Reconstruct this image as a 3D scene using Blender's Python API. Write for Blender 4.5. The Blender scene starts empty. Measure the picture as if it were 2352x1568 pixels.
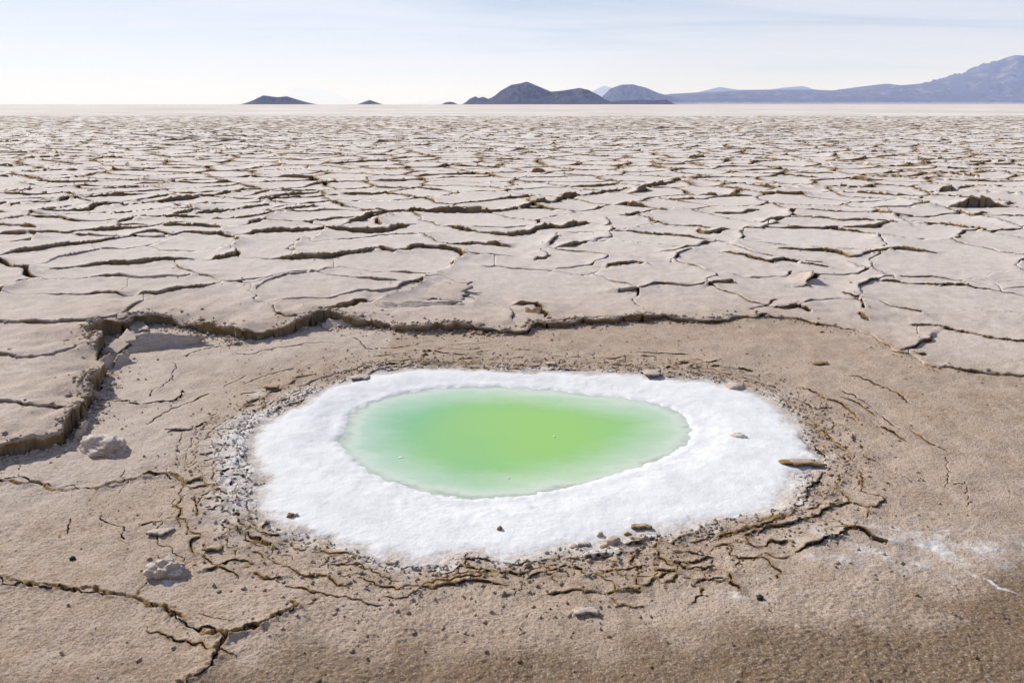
import bpy, bmesh, math, random
import numpy as np
from mathutils import Vector

random.seed(7)
rng = np.random.default_rng(11)
scene = bpy.context.scene
C = scene.collection

# ------------------------------------------------------------------ camera
H = 1.6
LENS = 26.0
PITCH = math.radians(17.76)
cam_d = bpy.data.cameras.new('camera')
cam = bpy.data.objects.new('camera', cam_d)
C.objects.link(cam)
cam.location = (0, 0, H)
cam.rotation_euler = (math.pi / 2 - PITCH, 0, 0)
cam_d.lens = LENS
cam_d.sensor_width = 36
cam_d.clip_start = 0.05
cam_d.clip_end = 900000
scene.camera = cam

# ------------------------------------------------------------------ sky, sun, exposure
SUN_EL = math.radians(36)
SUN_AZ = math.radians(-52)          # from +Y (straight ahead) towards -X (left)
sun_vec = Vector((math.sin(SUN_AZ) * math.cos(SUN_EL), math.cos(SUN_AZ) * math.cos(SUN_EL), math.sin(SUN_EL)))

world = bpy.data.worlds.new('World')
scene.world = world
world.use_nodes = True

wn, wl = world.node_tree.nodes, world.node_tree.links
wn.clear()
w_out = wn.new('ShaderNodeOutputWorld')
w_bg = wn.new('ShaderNodeBackground')
w_sky = wn.new('ShaderNodeTexSky')
w_sky.sky_type = 'NISHITA'
w_sky.sun_disc = False
w_sky.sun_elevation = SUN_EL
w_sky.sun_rotation = SUN_AZ
w_sky.altitude = 3600
w_sky.air_density = 1.0
w_sky.dust_density = 1.0
w_sky.ozone_density = 1.0
SKY_STRENGTH = 0.075
w_bg.inputs['Strength'].default_value = SKY_STRENGTH
# thin high cirrus: a noise on a flat cloud layer (direction / height), everywhere in the sky
w_tc = wn.new('ShaderNodeTexCoord')
w_sep = wn.new('ShaderNodeSeparateXYZ')
wl.new(w_tc.outputs['Generated'], w_sep.inputs[0])
def wmath(op, a, b=None, c=None):
    n = wn.new('ShaderNodeMath'); n.operation = op
    for k, v in enumerate((a, b, c)):
        if v is None: continue
        if isinstance(v, (int, float)): n.inputs[k].default_value = v
        else: wl.new(v, n.inputs[k])
    return n.outputs[0]
zz = wmath('ADD', wmath('MAXIMUM', w_sep.outputs['Z'], 0.0), 0.06)
w_cmb = wn.new('ShaderNodeCombineXYZ')
wl.new(wmath('DIVIDE', w_sep.outputs['X'], zz), w_cmb.inputs[0])
wl.new(wmath('DIVIDE', w_sep.outputs['Y'], zz), w_cmb.inputs[1])
w_map = wn.new('ShaderNodeMapping')
w_map.inputs['Rotation'].default_value = (0, 0, 0.35)
w_map.inputs['Scale'].default_value = (0.28, 0.75, 1)
wl.new(w_cmb.outputs[0], w_map.inputs[0])
w_ns = wn.new('ShaderNodeTexNoise')
w_ns.inputs['Scale'].default_value = 1.0
w_ns.inputs['Detail'].default_value = 7
w_ns.inputs['Roughness'].default_value = 0.58
w_ns.inputs['Distortion'].default_value = 0.6
wl.new(w_map.outputs[0], w_ns.inputs['Vector'])
w_mr = wn.new('ShaderNodeMapRange')
w_mr.inputs['From Min'].default_value = 0.38
w_mr.inputs['From Max'].default_value = 0.66
w_mr.inputs['To Min'].default_value = 0.065
w_mr.inputs['To Max'].default_value = 0.32
wl.new(w_ns.outputs[0], w_mr.inputs['Value'])
# optical path through the veil grows towards the horizon
w_path = wmath('DIVIDE', w_mr.outputs[0], wmath('ADD', wmath('MAXIMUM', w_sep.outputs['Z'], 0.0), 0.05))
w_fac = wmath('SUBTRACT', 1.0, wmath('POWER', 2.718, wmath('MULTIPLY', w_path, -1.0)))
# the veil is brighter towards the sun
w_dot = wn.new('ShaderNodeVectorMath'); w_dot.operation = 'DOT_PRODUCT'
wl.new(w_tc.outputs['Generated'], w_dot.inputs[0])
w_dot.inputs[1].default_value = sun_vec
w_gl = wmath('ADD', 0.80, wmath('MULTIPLY', w_dot.outputs['Value'], 0.17))
w_vs = wn.new('ShaderNodeVectorMath'); w_vs.operation = 'SCALE'
w_vs.inputs[0].default_value = (9.5, 9.85, 11.7)
wl.new(w_gl, w_vs.inputs['Scale'])
w_mix = wn.new('ShaderNodeMix'); w_mix.data_type = 'RGBA'
wl.new(w_fac, w_mix.inputs[0])
wl.new(w_sky.outputs[0], w_mix.inputs[6])
wl.new(w_vs.outputs[0], w_mix.inputs[7])
wl.new(w_mix.outputs[2], w_bg.inputs[0])
wl.new(w_bg.outputs[0], w_out.inputs[0])

sun_d = bpy.data.lights.new('sun', 'SUN')
sun_d.energy = 4.5
sun_d.angle = math.radians(0.55)
sun_d.color = (1.0, 0.97, 0.925)
sun = bpy.data.objects.new('sun', sun_d)
C.objects.link(sun)
sun.rotation_euler = sun_vec.to_track_quat('Z', 'Y').to_euler()
sun.location = (-20, 15, 20)

scene.view_settings.view_transform = 'Standard'
scene.view_settings.look = 'None'
scene.view_settings.exposure = 0.33
scene.view_settings.gamma = 1
scene.view_settings.use_curve_mapping = False
scene.render.engine = 'CYCLES'
scene.render.filter_size = 1.0
scene.cycles.use_denoising = True
scene.cycles.max_bounces = 6
scene.cycles.diffuse_bounces = 3
scene.cycles.volume_bounces = 1
scene.cycles.transparent_max_bounces = 8

# ------------------------------------------------------------------ helpers
F = 2352 * LENS / 36                # focal length in units of a 2352 px wide survey of the place
CP, SP = math.cos(PITCH), math.sin(PITCH)

def ground(X, Y, z=0.0):
    """survey point (2352 x 1568) -> point on the level z"""
    u = (X - 1176) / F
    v = (Y - 784) / F
    dx, dy, dz = u, -v * SP + CP, -v * CP - SP
    t = (z - H) / dz
    return (dx * t, dy * t)

def ground_pts(pts, z=0.0):
    return np.array([ground(x, y, z) for x, y in pts])

def px_size(X, Y, z=0.0):
    """metres covered by one survey px there"""
    x, y = ground(X, Y, z)
    return (y * CP + (H - z) * SP) / F

_perm = rng.permutation(512)
_perm = np.concatenate([_perm, _perm, _perm])
_ang = rng.random(512) * 2 * math.pi
_gx, _gy = np.cos(_ang), np.sin(_ang)

def perlin(x, y):
    xi = np.floor(x).astype(np.int64); yi = np.floor(y).astype(np.int64)
    xf = x - xi; yf = y - yi
    xi &= 511; yi &= 511
    x1 = (xi + 1) & 511; y1 = (yi + 1) & 511
    u = xf * xf * xf * (xf * (xf * 6 - 15) + 10)
    v = yf * yf * yf * (yf * (yf * 6 - 15) + 10)
    def g(a, b, dx, dy):
        h = _perm[_perm[a] + b] & 511
        return _gx[h] * dx + _gy[h] * dy
    n00 = g(xi, yi, xf, yf); n10 = g(x1, yi, xf - 1, yf)
    n01 = g(xi, y1, xf, yf - 1); n11 = g(x1, y1, xf - 1, yf - 1)
    return (n00 * (1 - u) + n10 * u) * (1 - v) + (n01 * (1 - u) + n11 * u) * v * 1.0

def fbm(x, y, f, octs=3, rough=0.5, off=0.0):
    s = 0; a = 1.0
    for k in range(octs):
        s = s + a * perlin(x * f + off + 17.3 * k, y * f + off * 1.7 - 9.1 * k)
        f *= 2.03; a *= rough
    return s * 1.4

def ss(a, b, x):
    t = np.clip((x - a) / (b - a), 0, 1)
    return t * t * (3 - 2 * t)

def inside(poly, x, y):
    r = np.zeros(x.shape, bool)
    n = len(poly)
    for i in range(n):
        x0, y0 = poly[i]; x1, y1 = poly[(i + 1) % n]
        if y0 == y1: continue
        c = ((y0 > y) != (y1 > y)) & (x < (x1 - x0) * (y - y0) / (y1 - y0) + x0)
        r ^= c
    return r

def poly_dist(poly, x, y, closed=True):
    d = np.full(x.shape, 1e9)
    n = len(poly)
    for i in range(n if closed else n - 1):
        ax, ay = poly[i]; bx, by = poly[(i + 1) % n]
        ex, ey = bx - ax, by - ay
        L2 = ex * ex + ey * ey + 1e-12
        t = np.clip(((x - ax) * ex + (y - ay) * ey) / L2, 0, 1)
        d = np.minimum(d, (x - ax - t * ex) ** 2 + (y - ay - t * ey) ** 2)
    return np.sqrt(d)

def tag(o, label=None, cat=None, group=None, kind=None):
    if label: o['label'] = label
    if cat: o['category'] = cat
    if group: o['group'] = group
    if kind: o['kind'] = kind
    return o

def mesh_np(name, verts, faces, mat, attrs=None, parent=None, smooth=True, centre=True, tris=None):
    """verts (n,3), quads (m,4) and optional tris -> linked object, origin at its middle"""
    me = bpy.data.meshes.new(name)
    verts = np.asarray(verts, dtype=np.float64)
    faces = np.asarray(faces, dtype=np.int64).reshape(-1, 4)
    org = np.zeros(3)
    if centre:
        org = (verts.min(0) + verts.max(0)) / 2
        org[2] = verts[:, 2].min() if len(verts) < 4 else np.median(verts[:, 2])
    me.vertices.add(len(verts))
    me.vertices.foreach_set('co', (verts - org).astype(np.float32).ravel())
    nt = 0 if tris is None else len(tris)
    loops = faces.ravel()
    tot = np.full(len(faces), 4)
    if nt:
        loops = np.concatenate([loops, np.asarray(tris, dtype=np.int64).ravel()])
        tot = np.concatenate([tot, np.full(nt, 3)])
    me.loops.add(len(loops))
    me.loops.foreach_set('vertex_index', loops.astype(np.int32))
    me.polygons.add(len(tot))
    start = np.concatenate([[0], np.cumsum(tot)[:-1]])
    me.polygons.foreach_set('loop_start', start.astype(np.int32))
    if smooth:
        me.polygons.foreach_set('use_smooth', np.ones(len(tot), bool))
    for k, v in (attrs or {}).items():
        a = me.attributes.new(k, 'FLOAT', 'POINT')
        a.data.foreach_set('value', np.asarray(v, dtype=np.float32))
    me.update(calc_edges=True)
    me.validate()
    me.materials.append(mat)
    o = bpy.data.objects.new(name, me)
    o.location = org
    C.objects.link(o)
    if parent is not None:
        o.parent = parent
    return o

# ------------------------------------------------------------------ materials
class NT:
    def __init__(self, name):
        self.m = bpy.data.materials.new(name)
        self.m.use_nodes = True
        self.t = self.m.node_tree
        self.t.nodes.clear()
        self.out = self.t.nodes.new('ShaderNodeOutputMaterial')
        self.pos = self.t.nodes.new('ShaderNodeNewGeometry').outputs['Position']
    def n(self, typ, **kw):
        nd = self.t.nodes.new(typ)
        for k, v in kw.items(): setattr(nd, k, v)
        return nd
    def link(self, a, b): self.t.links.new(a, b)
    def _in(self, sock, v):
        if isinstance(v, (int, float)): sock.default_value = v
        elif isinstance(v, (tuple, list)): sock.default_value = tuple(v) if len(v) == len(sock.default_value) else tuple(v) + (1,)
        else: self.link(v, sock)
    def math(self, op, a, b=None, c=None, clamp=False):
        nd = self.n('ShaderNodeMath', operation=op); nd.use_clamp = clamp
        for k, v in enumerate((a, b, c)):
            if v is not None: self._in(nd.inputs[k], v)
        return nd.outputs[0]
    def attr(self, name):
        return self.n('ShaderNodeAttribute', attribute_name=name).outputs['Fac']
    def noise(self, scale, detail=3, rough=0.55, vec=None, stretch=None, dist=0.0):
        v = vec or self.pos
        if stretch:
            mp = self.n('ShaderNodeMapping'); mp.inputs['Scale'].default_value = stretch
            self.link(v, mp.inputs[0]); v = mp.outputs[0]
        nd = self.n('ShaderNodeTexNoise')
        nd.inputs['Scale'].default_value = scale
        nd.inputs['Detail'].default_value = detail
        nd.inputs['Roughness'].default_value = rough
        nd.inputs['Distortion'].default_value = dist
        self.link(v, nd.inputs['Vector'])
        return nd.outputs[0]
    def rng(self, v, a, b, c=0.0, d=1.0, smooth=True):
        nd = self.n('ShaderNodeMapRange')
        if smooth: nd.interpolation_type = 'SMOOTHSTEP'
        self._in(nd.inputs['Value'], v)
        for k, x in zip(('From Min', 'From Max', 'To Min', 'To Max'), (a, b, c, d)): nd.inputs[k].default_value = x
        return nd.outputs[0]
    def mix(self, f, a, b, blend='MIX'):
        nd = self.n('ShaderNodeMix', data_type='RGBA', blend_type=blend)
        self._in(nd.inputs[0], f); self._in(nd.inputs[6], a); self._in(nd.inputs[7], b)
        return nd.outputs[2]
    def bump(self, h, strength, dist, normal=None):
        nd = self.n('ShaderNodeBump')
        nd.inputs['Strength'].default_value = strength
        nd.inputs['Distance'].default_value = dist
        self.link(h, nd.inputs['Height'])
        if normal is not None: self.link(normal, nd.inputs['Normal'])
        return nd.outputs[0]
    def principled(self, col, rough=0.9, normal=None, spec=0.2):
        p = self.n('ShaderNodeBsdfPrincipled')
        self._in(p.inputs['Base Color'], col)
        self._in(p.inputs['Roughness'], rough)
        self._in(p.inputs['Specular IOR Level'], spec)
        if normal is not None: self.link(normal, p.inputs['Normal'])
        return p.outputs[0]
    def done(self, s):
        self.link(s, self.out.inputs['Surface'])
        return self.m

PLATE_A = (0.62, 0.555, 0.52)
PLATE_B = (0.55, 0.48, 0.44)
MUD_A = (0.455, 0.36, 0.293)
MUD_B = (0.37, 0.278, 0.208)
DAMP = (0.195, 0.135, 0.086)
OCHRE = (0.20, 0.112, 0.036)
SIDE = (0.075, 0.050, 0.024)  # dark sediment of broken walls, deepened to put crack shade into the colour
SALT = (0.70, 0.70, 0.715)

def crust_material():
    t = NT('salt_crust')
    mud, salt, damp, edge, side, pale = (t.attr(k) for k in ('mud', 'salt', 'damp', 'edge', 'side', 'pale'))
    spk = t.noise(27, 4, 0.7)
    big = t.noise(0.9, 3)
    mid = t.noise(9, 4)
    fine = t.noise(75, 4, 0.65)
    vfine = t.noise(260, 2, 0.6)
    plate = t.mix(t.rng(mid, 0.35, 0.7), PLATE_A, PLATE_B)
    plate = t.mix(t.rng(big, 0.4, 0.75, 0, 0.45), plate, (0.66, 0.60, 0.565))
    plate = t.mix(t.rng(spk, 0.5, 0.72, 0, 0.4), plate, (0.40, 0.335, 0.295))
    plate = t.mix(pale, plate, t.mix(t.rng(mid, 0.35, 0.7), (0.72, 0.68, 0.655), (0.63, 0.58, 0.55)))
    mudc = t.mix(t.rng(mid, 0.3, 0.68), MUD_A, MUD_B)
    mudc = t.mix(t.rng(spk, 0.5, 0.7, 0, 0.5), mudc, (0.25, 0.17, 0.11))
    mudc = t.mix(t.rng(big, 0.35, 0.7, 0, 0.5), mudc, (0.47, 0.37, 0.30))
    col = t.mix(mud, plate, mudc)
    col = t.mix(t.rng(t.math('ADD', damp, t.math('MULTIPLY', t.math('SUBTRACT', mid, 0.5), 0.5)), 0.15, 0.95), col, DAMP)
    # grain: light and dark grains
    col = t.mix(t.rng(fine, 0.52, 0.72, 0, 0.32), col, t.mix(0.5, col, OCHRE))
    col = t.mix(t.rng(fine, 0.48, 0.28, 0, 0.3), col, (0.66, 0.60, 0.56))
    col = t.mix(t.math('MULTIPLY', t.rng(vfine, 0.56, 0.70, 0, 0.6), t.math('ADD', 0.35, t.math('MULTIPLY', mud, 0.65))), col, (0.10, 0.066, 0.04))
    gr = t.noise(125, 3, 0.7)
    gm = t.math('ADD', 0.22, t.math('MULTIPLY', mud, 0.78))
    col = t.mix(t.math('MULTIPLY', t.rng(gr, 0.545, 0.66, 0, 0.85), gm), col, (0.115, 0.073, 0.042))
    col = t.mix(t.math('MULTIPLY', t.rng(gr, 0.44, 0.34, 0, 0.5), gm), col, (0.56, 0.49, 0.44))
    # broken edges are rusty
    e = t.rng(t.math('ADD', edge, t.math('MULTIPLY', t.math('SUBTRACT', fine, 0.5), 0.7)), 0.35, 0.85)
    col = t.mix(e, col, t.mix(t.rng(mid, 0.35, 0.6), OCHRE, (0.30, 0.205, 0.115)))
    col = t.mix(side, col, t.mix(t.rng(fine, 0.4, 0.65), SIDE, (0.17, 0.118, 0.055)))  # walls and undersides: sediment tone with the shade of cracks painted in
    # salt dusting, broken up by grains
    sm = t.rng(t.math('ADD', salt, t.math('ADD', t.math('MULTIPLY', t.math('SUBTRACT', fine, 0.5), 0.55), t.math('MULTIPLY', t.math('SUBTRACT', mid, 0.5), 0.5))), 0.22, 0.72)
    saltc = t.mix(t.rng(mid, 0.35, 0.7), SALT, (0.62, 0.625, 0.645))
    saltc = t.mix(t.rng(t.noise(3.2, 4, .6), 0.5, 0.75, 0, 0.55), saltc, (0.55, 0.555, 0.58))
    col = t.mix(sm, col, saltc)
    hsum = t.math('ADD', t.math('MULTIPLY', fine, 1.0), t.math('MULTIPLY', vfine, 0.35))
    bs = t.n('ShaderNodeBump')
    bs.inputs['Distance'].default_value = 0.012
    t.link(t.math('SUBTRACT', 0.75, t.math('MULTIPLY', sm, 0.45)), bs.inputs['Strength'])
    t.link(hsum, bs.inputs['Height'])
    return t.done(t.principled(col, 0.95, bs.outputs[0], 0.12))

def plain_material():
    """far plain and what lies under the plates"""
    t = NT('salt_plain')
    a = t.noise(0.02, 6, 0.6, stretch=(1, 0.35, 1))
    b = t.noise(0.25, 5, 0.6)
    c = t.noise(30, 3)
    far = t.mix(t.rng(a, 0.35, 0.68), (0.74, 0.695, 0.67), (0.62, 0.56, 0.525))
    st = t.noise(0.035, 6, 0.65, stretch=(.25, 1, 1), dist=.3)
    far = t.mix(t.rng(st, 0.45, 0.68, 0, 0.8), far, (0.50, 0.43, 0.385))
    st2 = t.noise(0.22, 5, 0.7, stretch=(.2, 1, 1))
    far = t.mix(t.rng(st2, 0.48, 0.62, 0, 0.75), far, (0.40, 0.33, 0.28))
    far = t.mix(t.rng(b, 0.5, 0.75, 0, 0.5), far, (0.50, 0.42, 0.36))
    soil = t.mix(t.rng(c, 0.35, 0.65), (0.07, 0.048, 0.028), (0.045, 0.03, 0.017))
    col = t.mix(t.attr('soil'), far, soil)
    return t.done(t.principled(col, 0.95, t.bump(c, 0.5, 0.02), 0.1))

def stone_material(name, ca, cb, salt=0.0, scale=40, bump=0.6):
    t = NT(name)
    tc = t.n('ShaderNodeTexCoord').outputs['Object']
    a = t.noise(scale * 0.4, 4, 0.6, vec=tc)
    b = t.noise(scale * 2.2, 4, 0.65, vec=tc)
    col = t.mix(t.rng(a, 0.35, 0.65), ca, cb)
    col = t.mix(t.rng(b, 0.5, 0.7, 0, 0.5), col, tuple(x * 0.45 for x in cb))
    if salt:
        nz = t.n('ShaderNodeSeparateXYZ'); t.link(t.n('ShaderNodeNewGeometry').outputs['Normal'], nz.inputs[0])
        m = t.rng(t.math('ADD', nz.outputs[2], t.math('MULTIPLY', t.math('SUBTRACT', a, 0.5), 1.5)), 0.9 - salt, 1.4 - salt)
        col = t.mix(m, col, (0.66, 0.63, 0.62))
    return t.done(t.principled(col, 0.92, t.bump(b, bump, 0.006), 0.15))

def water_material():
    t = NT('green_brine')
    dep = t.attr('depth')
    side = t.attr('drift')                 # algae are yellower towards one end of the pool
    streak = t.noise(5.5, 5, 0.6, stretch=(0.55, 1.6, 1), dist=0.4)
    d2 = t.math('ADD', dep, t.math('MULTIPLY', t.math('SUBTRACT', streak, 0.5), 0.40))
    deep = t.mix(side, (0.215, 0.45, 0.25), (0.285, 0.515, 0.14))
    pale = t.mix(side, (0.42, 0.55, 0.455), (0.52, 0.62, 0.41))
    body = t.mix(t.rng(d2, 0.10, 0.72), pale, deep)
    body = t.mix(t.rng(d2, 0.02, 0.26), (0.58, 0.63, 0.55), body)
    p = t.n('ShaderNodeBsdfPrincipled')
    t.link(body, p.inputs['Base Color'])
    p.inputs['Roughness'].default_value = 0.12
    p.inputs['IOR'].default_value = 1.36
    w = t.noise(22, 3, 0.5, stretch=(1, 1.8, 1))
    t.link(t.bump(w, 0.06, 0.01), p.inputs['Normal'])
    tr = t.n('ShaderNodeBsdfTransparent')
    tr.inputs[0].default_value = (0.80, 0.95, 0.86, 1)
    mx = t.n('ShaderNodeMixShader')
    t.link(t.rng(d2, -0.06, 0.14, 0.5, 1.0), mx.inputs[0])
    t.link(tr.outputs[0], mx.inputs[1]); t.link(p.outputs[0], mx.inputs[2])
    return t.done(mx.outputs[0])

def hill_material():
    t = NT('volcanic_slope')
    a = t.noise(0.004, 6, 0.6)
    b = t.noise(0.02, 4, 0.6)
    col = t.mix(t.rng(a, 0.35, 0.65), (0.024, 0.024, 0.030), (0.055, 0.050, 0.050))
    col = t.mix(t.rng(b, 0.55, 0.75, 0, 0.5), col, (0.085, 0.075, 0.07))
    nz = t.n('ShaderNodeSeparateXYZ'); t.link(t.pos, nz.inputs[0])
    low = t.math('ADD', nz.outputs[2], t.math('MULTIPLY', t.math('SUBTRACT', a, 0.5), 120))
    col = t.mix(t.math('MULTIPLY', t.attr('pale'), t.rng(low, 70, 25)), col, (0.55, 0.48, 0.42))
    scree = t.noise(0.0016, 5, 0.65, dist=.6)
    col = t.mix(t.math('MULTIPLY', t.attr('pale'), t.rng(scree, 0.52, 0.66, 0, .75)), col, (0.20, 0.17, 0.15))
    return t.done(t.principled(col, 0.95, None, 0.05))

M_CRUST = crust_material()
M_PLAIN = plain_material()
M_STONE = stone_material('crusted_stone', (0.50, 0.42, 0.36), (0.36, 0.28, 0.22), 0.12)
M_CRUMB = stone_material('brown_crumb', (0.30, 0.20, 0.12), (0.17, 0.105, 0.055))
M_DARK = stone_material('dark_pebble', (0.05, 0.045, 0.042), (0.028, 0.025, 0.025))
M_SLAB = stone_material('crust_slab', (0.47, 0.40, 0.35), (0.33, 0.26, 0.21), 0.0, 60, 0.8)
M_WATER = water_material()
M_HILL = hill_material()

# ------------------------------------------------------------------ survey of the cracks
PAN_Z = -0.06
def A(*p): return [((0.53146 * x) * 0.9408, (400 + 0.53146 * y) * 0.9408) for x, y in p]
def B(*p): return [((1250 + 0.53146 * x) * 0.9408, (400 + 0.53146 * y) * 0.9408) for x, y in p]

SCARP = [(-400, 1215), (-250, 1135), (-120, 1085), (0, 1048), (60, 1036), (150, 1015), (165, 990), (190, 962), (215, 925), (203, 905), (235, 872), (240, 850),
         (225, 820), (207, 790), (240, 772), (310, 748), (345, 746), (430, 754), (500, 768), (560, 780), (620, 771), (690, 752), (730, 739),
         (800, 745), (850, 748), (940, 757), (1050, 751), (1110, 760), (1160, 763), (1240, 746), (1330, 740), (1430, 733), (1530, 729), (1600, 736),
         (1680, 729), (1760, 722), (1830, 729), (1900, 746), (1960, 753), (2010, 766), (2040, 790), (2080, 811), (2130, 836),
         (2200, 845), (2352, 856), (2800, 875)]
POOL = [(775, 1015), (790, 985), (793, 955), (820, 935), (900, 905), (980, 892), (1060, 885), (1140, 885), (1240, 890), (1330, 900),
        (1420, 909), (1495, 919), (1540, 933), (1575, 951), (1594, 974), (1590, 997), (1575, 1017), (1552, 1036), (1504, 1058),
        (1430, 1085), (1330, 1112), (1240, 1130), (1150, 1143), (1080, 1147), (1010, 1140), (940, 1122), (880, 1100), (840, 1078),
        (815, 1055), (790, 1035)]
RIM = [(575, 1010), (590, 975), (640, 950), (690, 920), (730, 895), (800, 875), (860, 858), (950, 848), (1060, 845), (1160, 848),
       (1290, 855), (1400, 855), (1500, 862), (1600, 870), (1680, 885), (1740, 902), (1790, 930), (1830, 955), (1840, 1000), (1865, 1030),
       (1890, 1050), (1870, 1080), (1850, 1120), (1820, 1160), (1760, 1188), (1690, 1200), (1600, 1212), (1530, 1225), (1480, 1238),
       (1440, 1255), (1380, 1275), (1300, 1268), (1240, 1278), (1190, 1290), (1110, 1278), (1050, 1290), (970, 1308), (900, 1290),
       (840, 1270), (770, 1262), (700, 1240), (640, 1210), (600, 1190), (580, 1140), (590, 1100), (570, 1050)]

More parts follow.
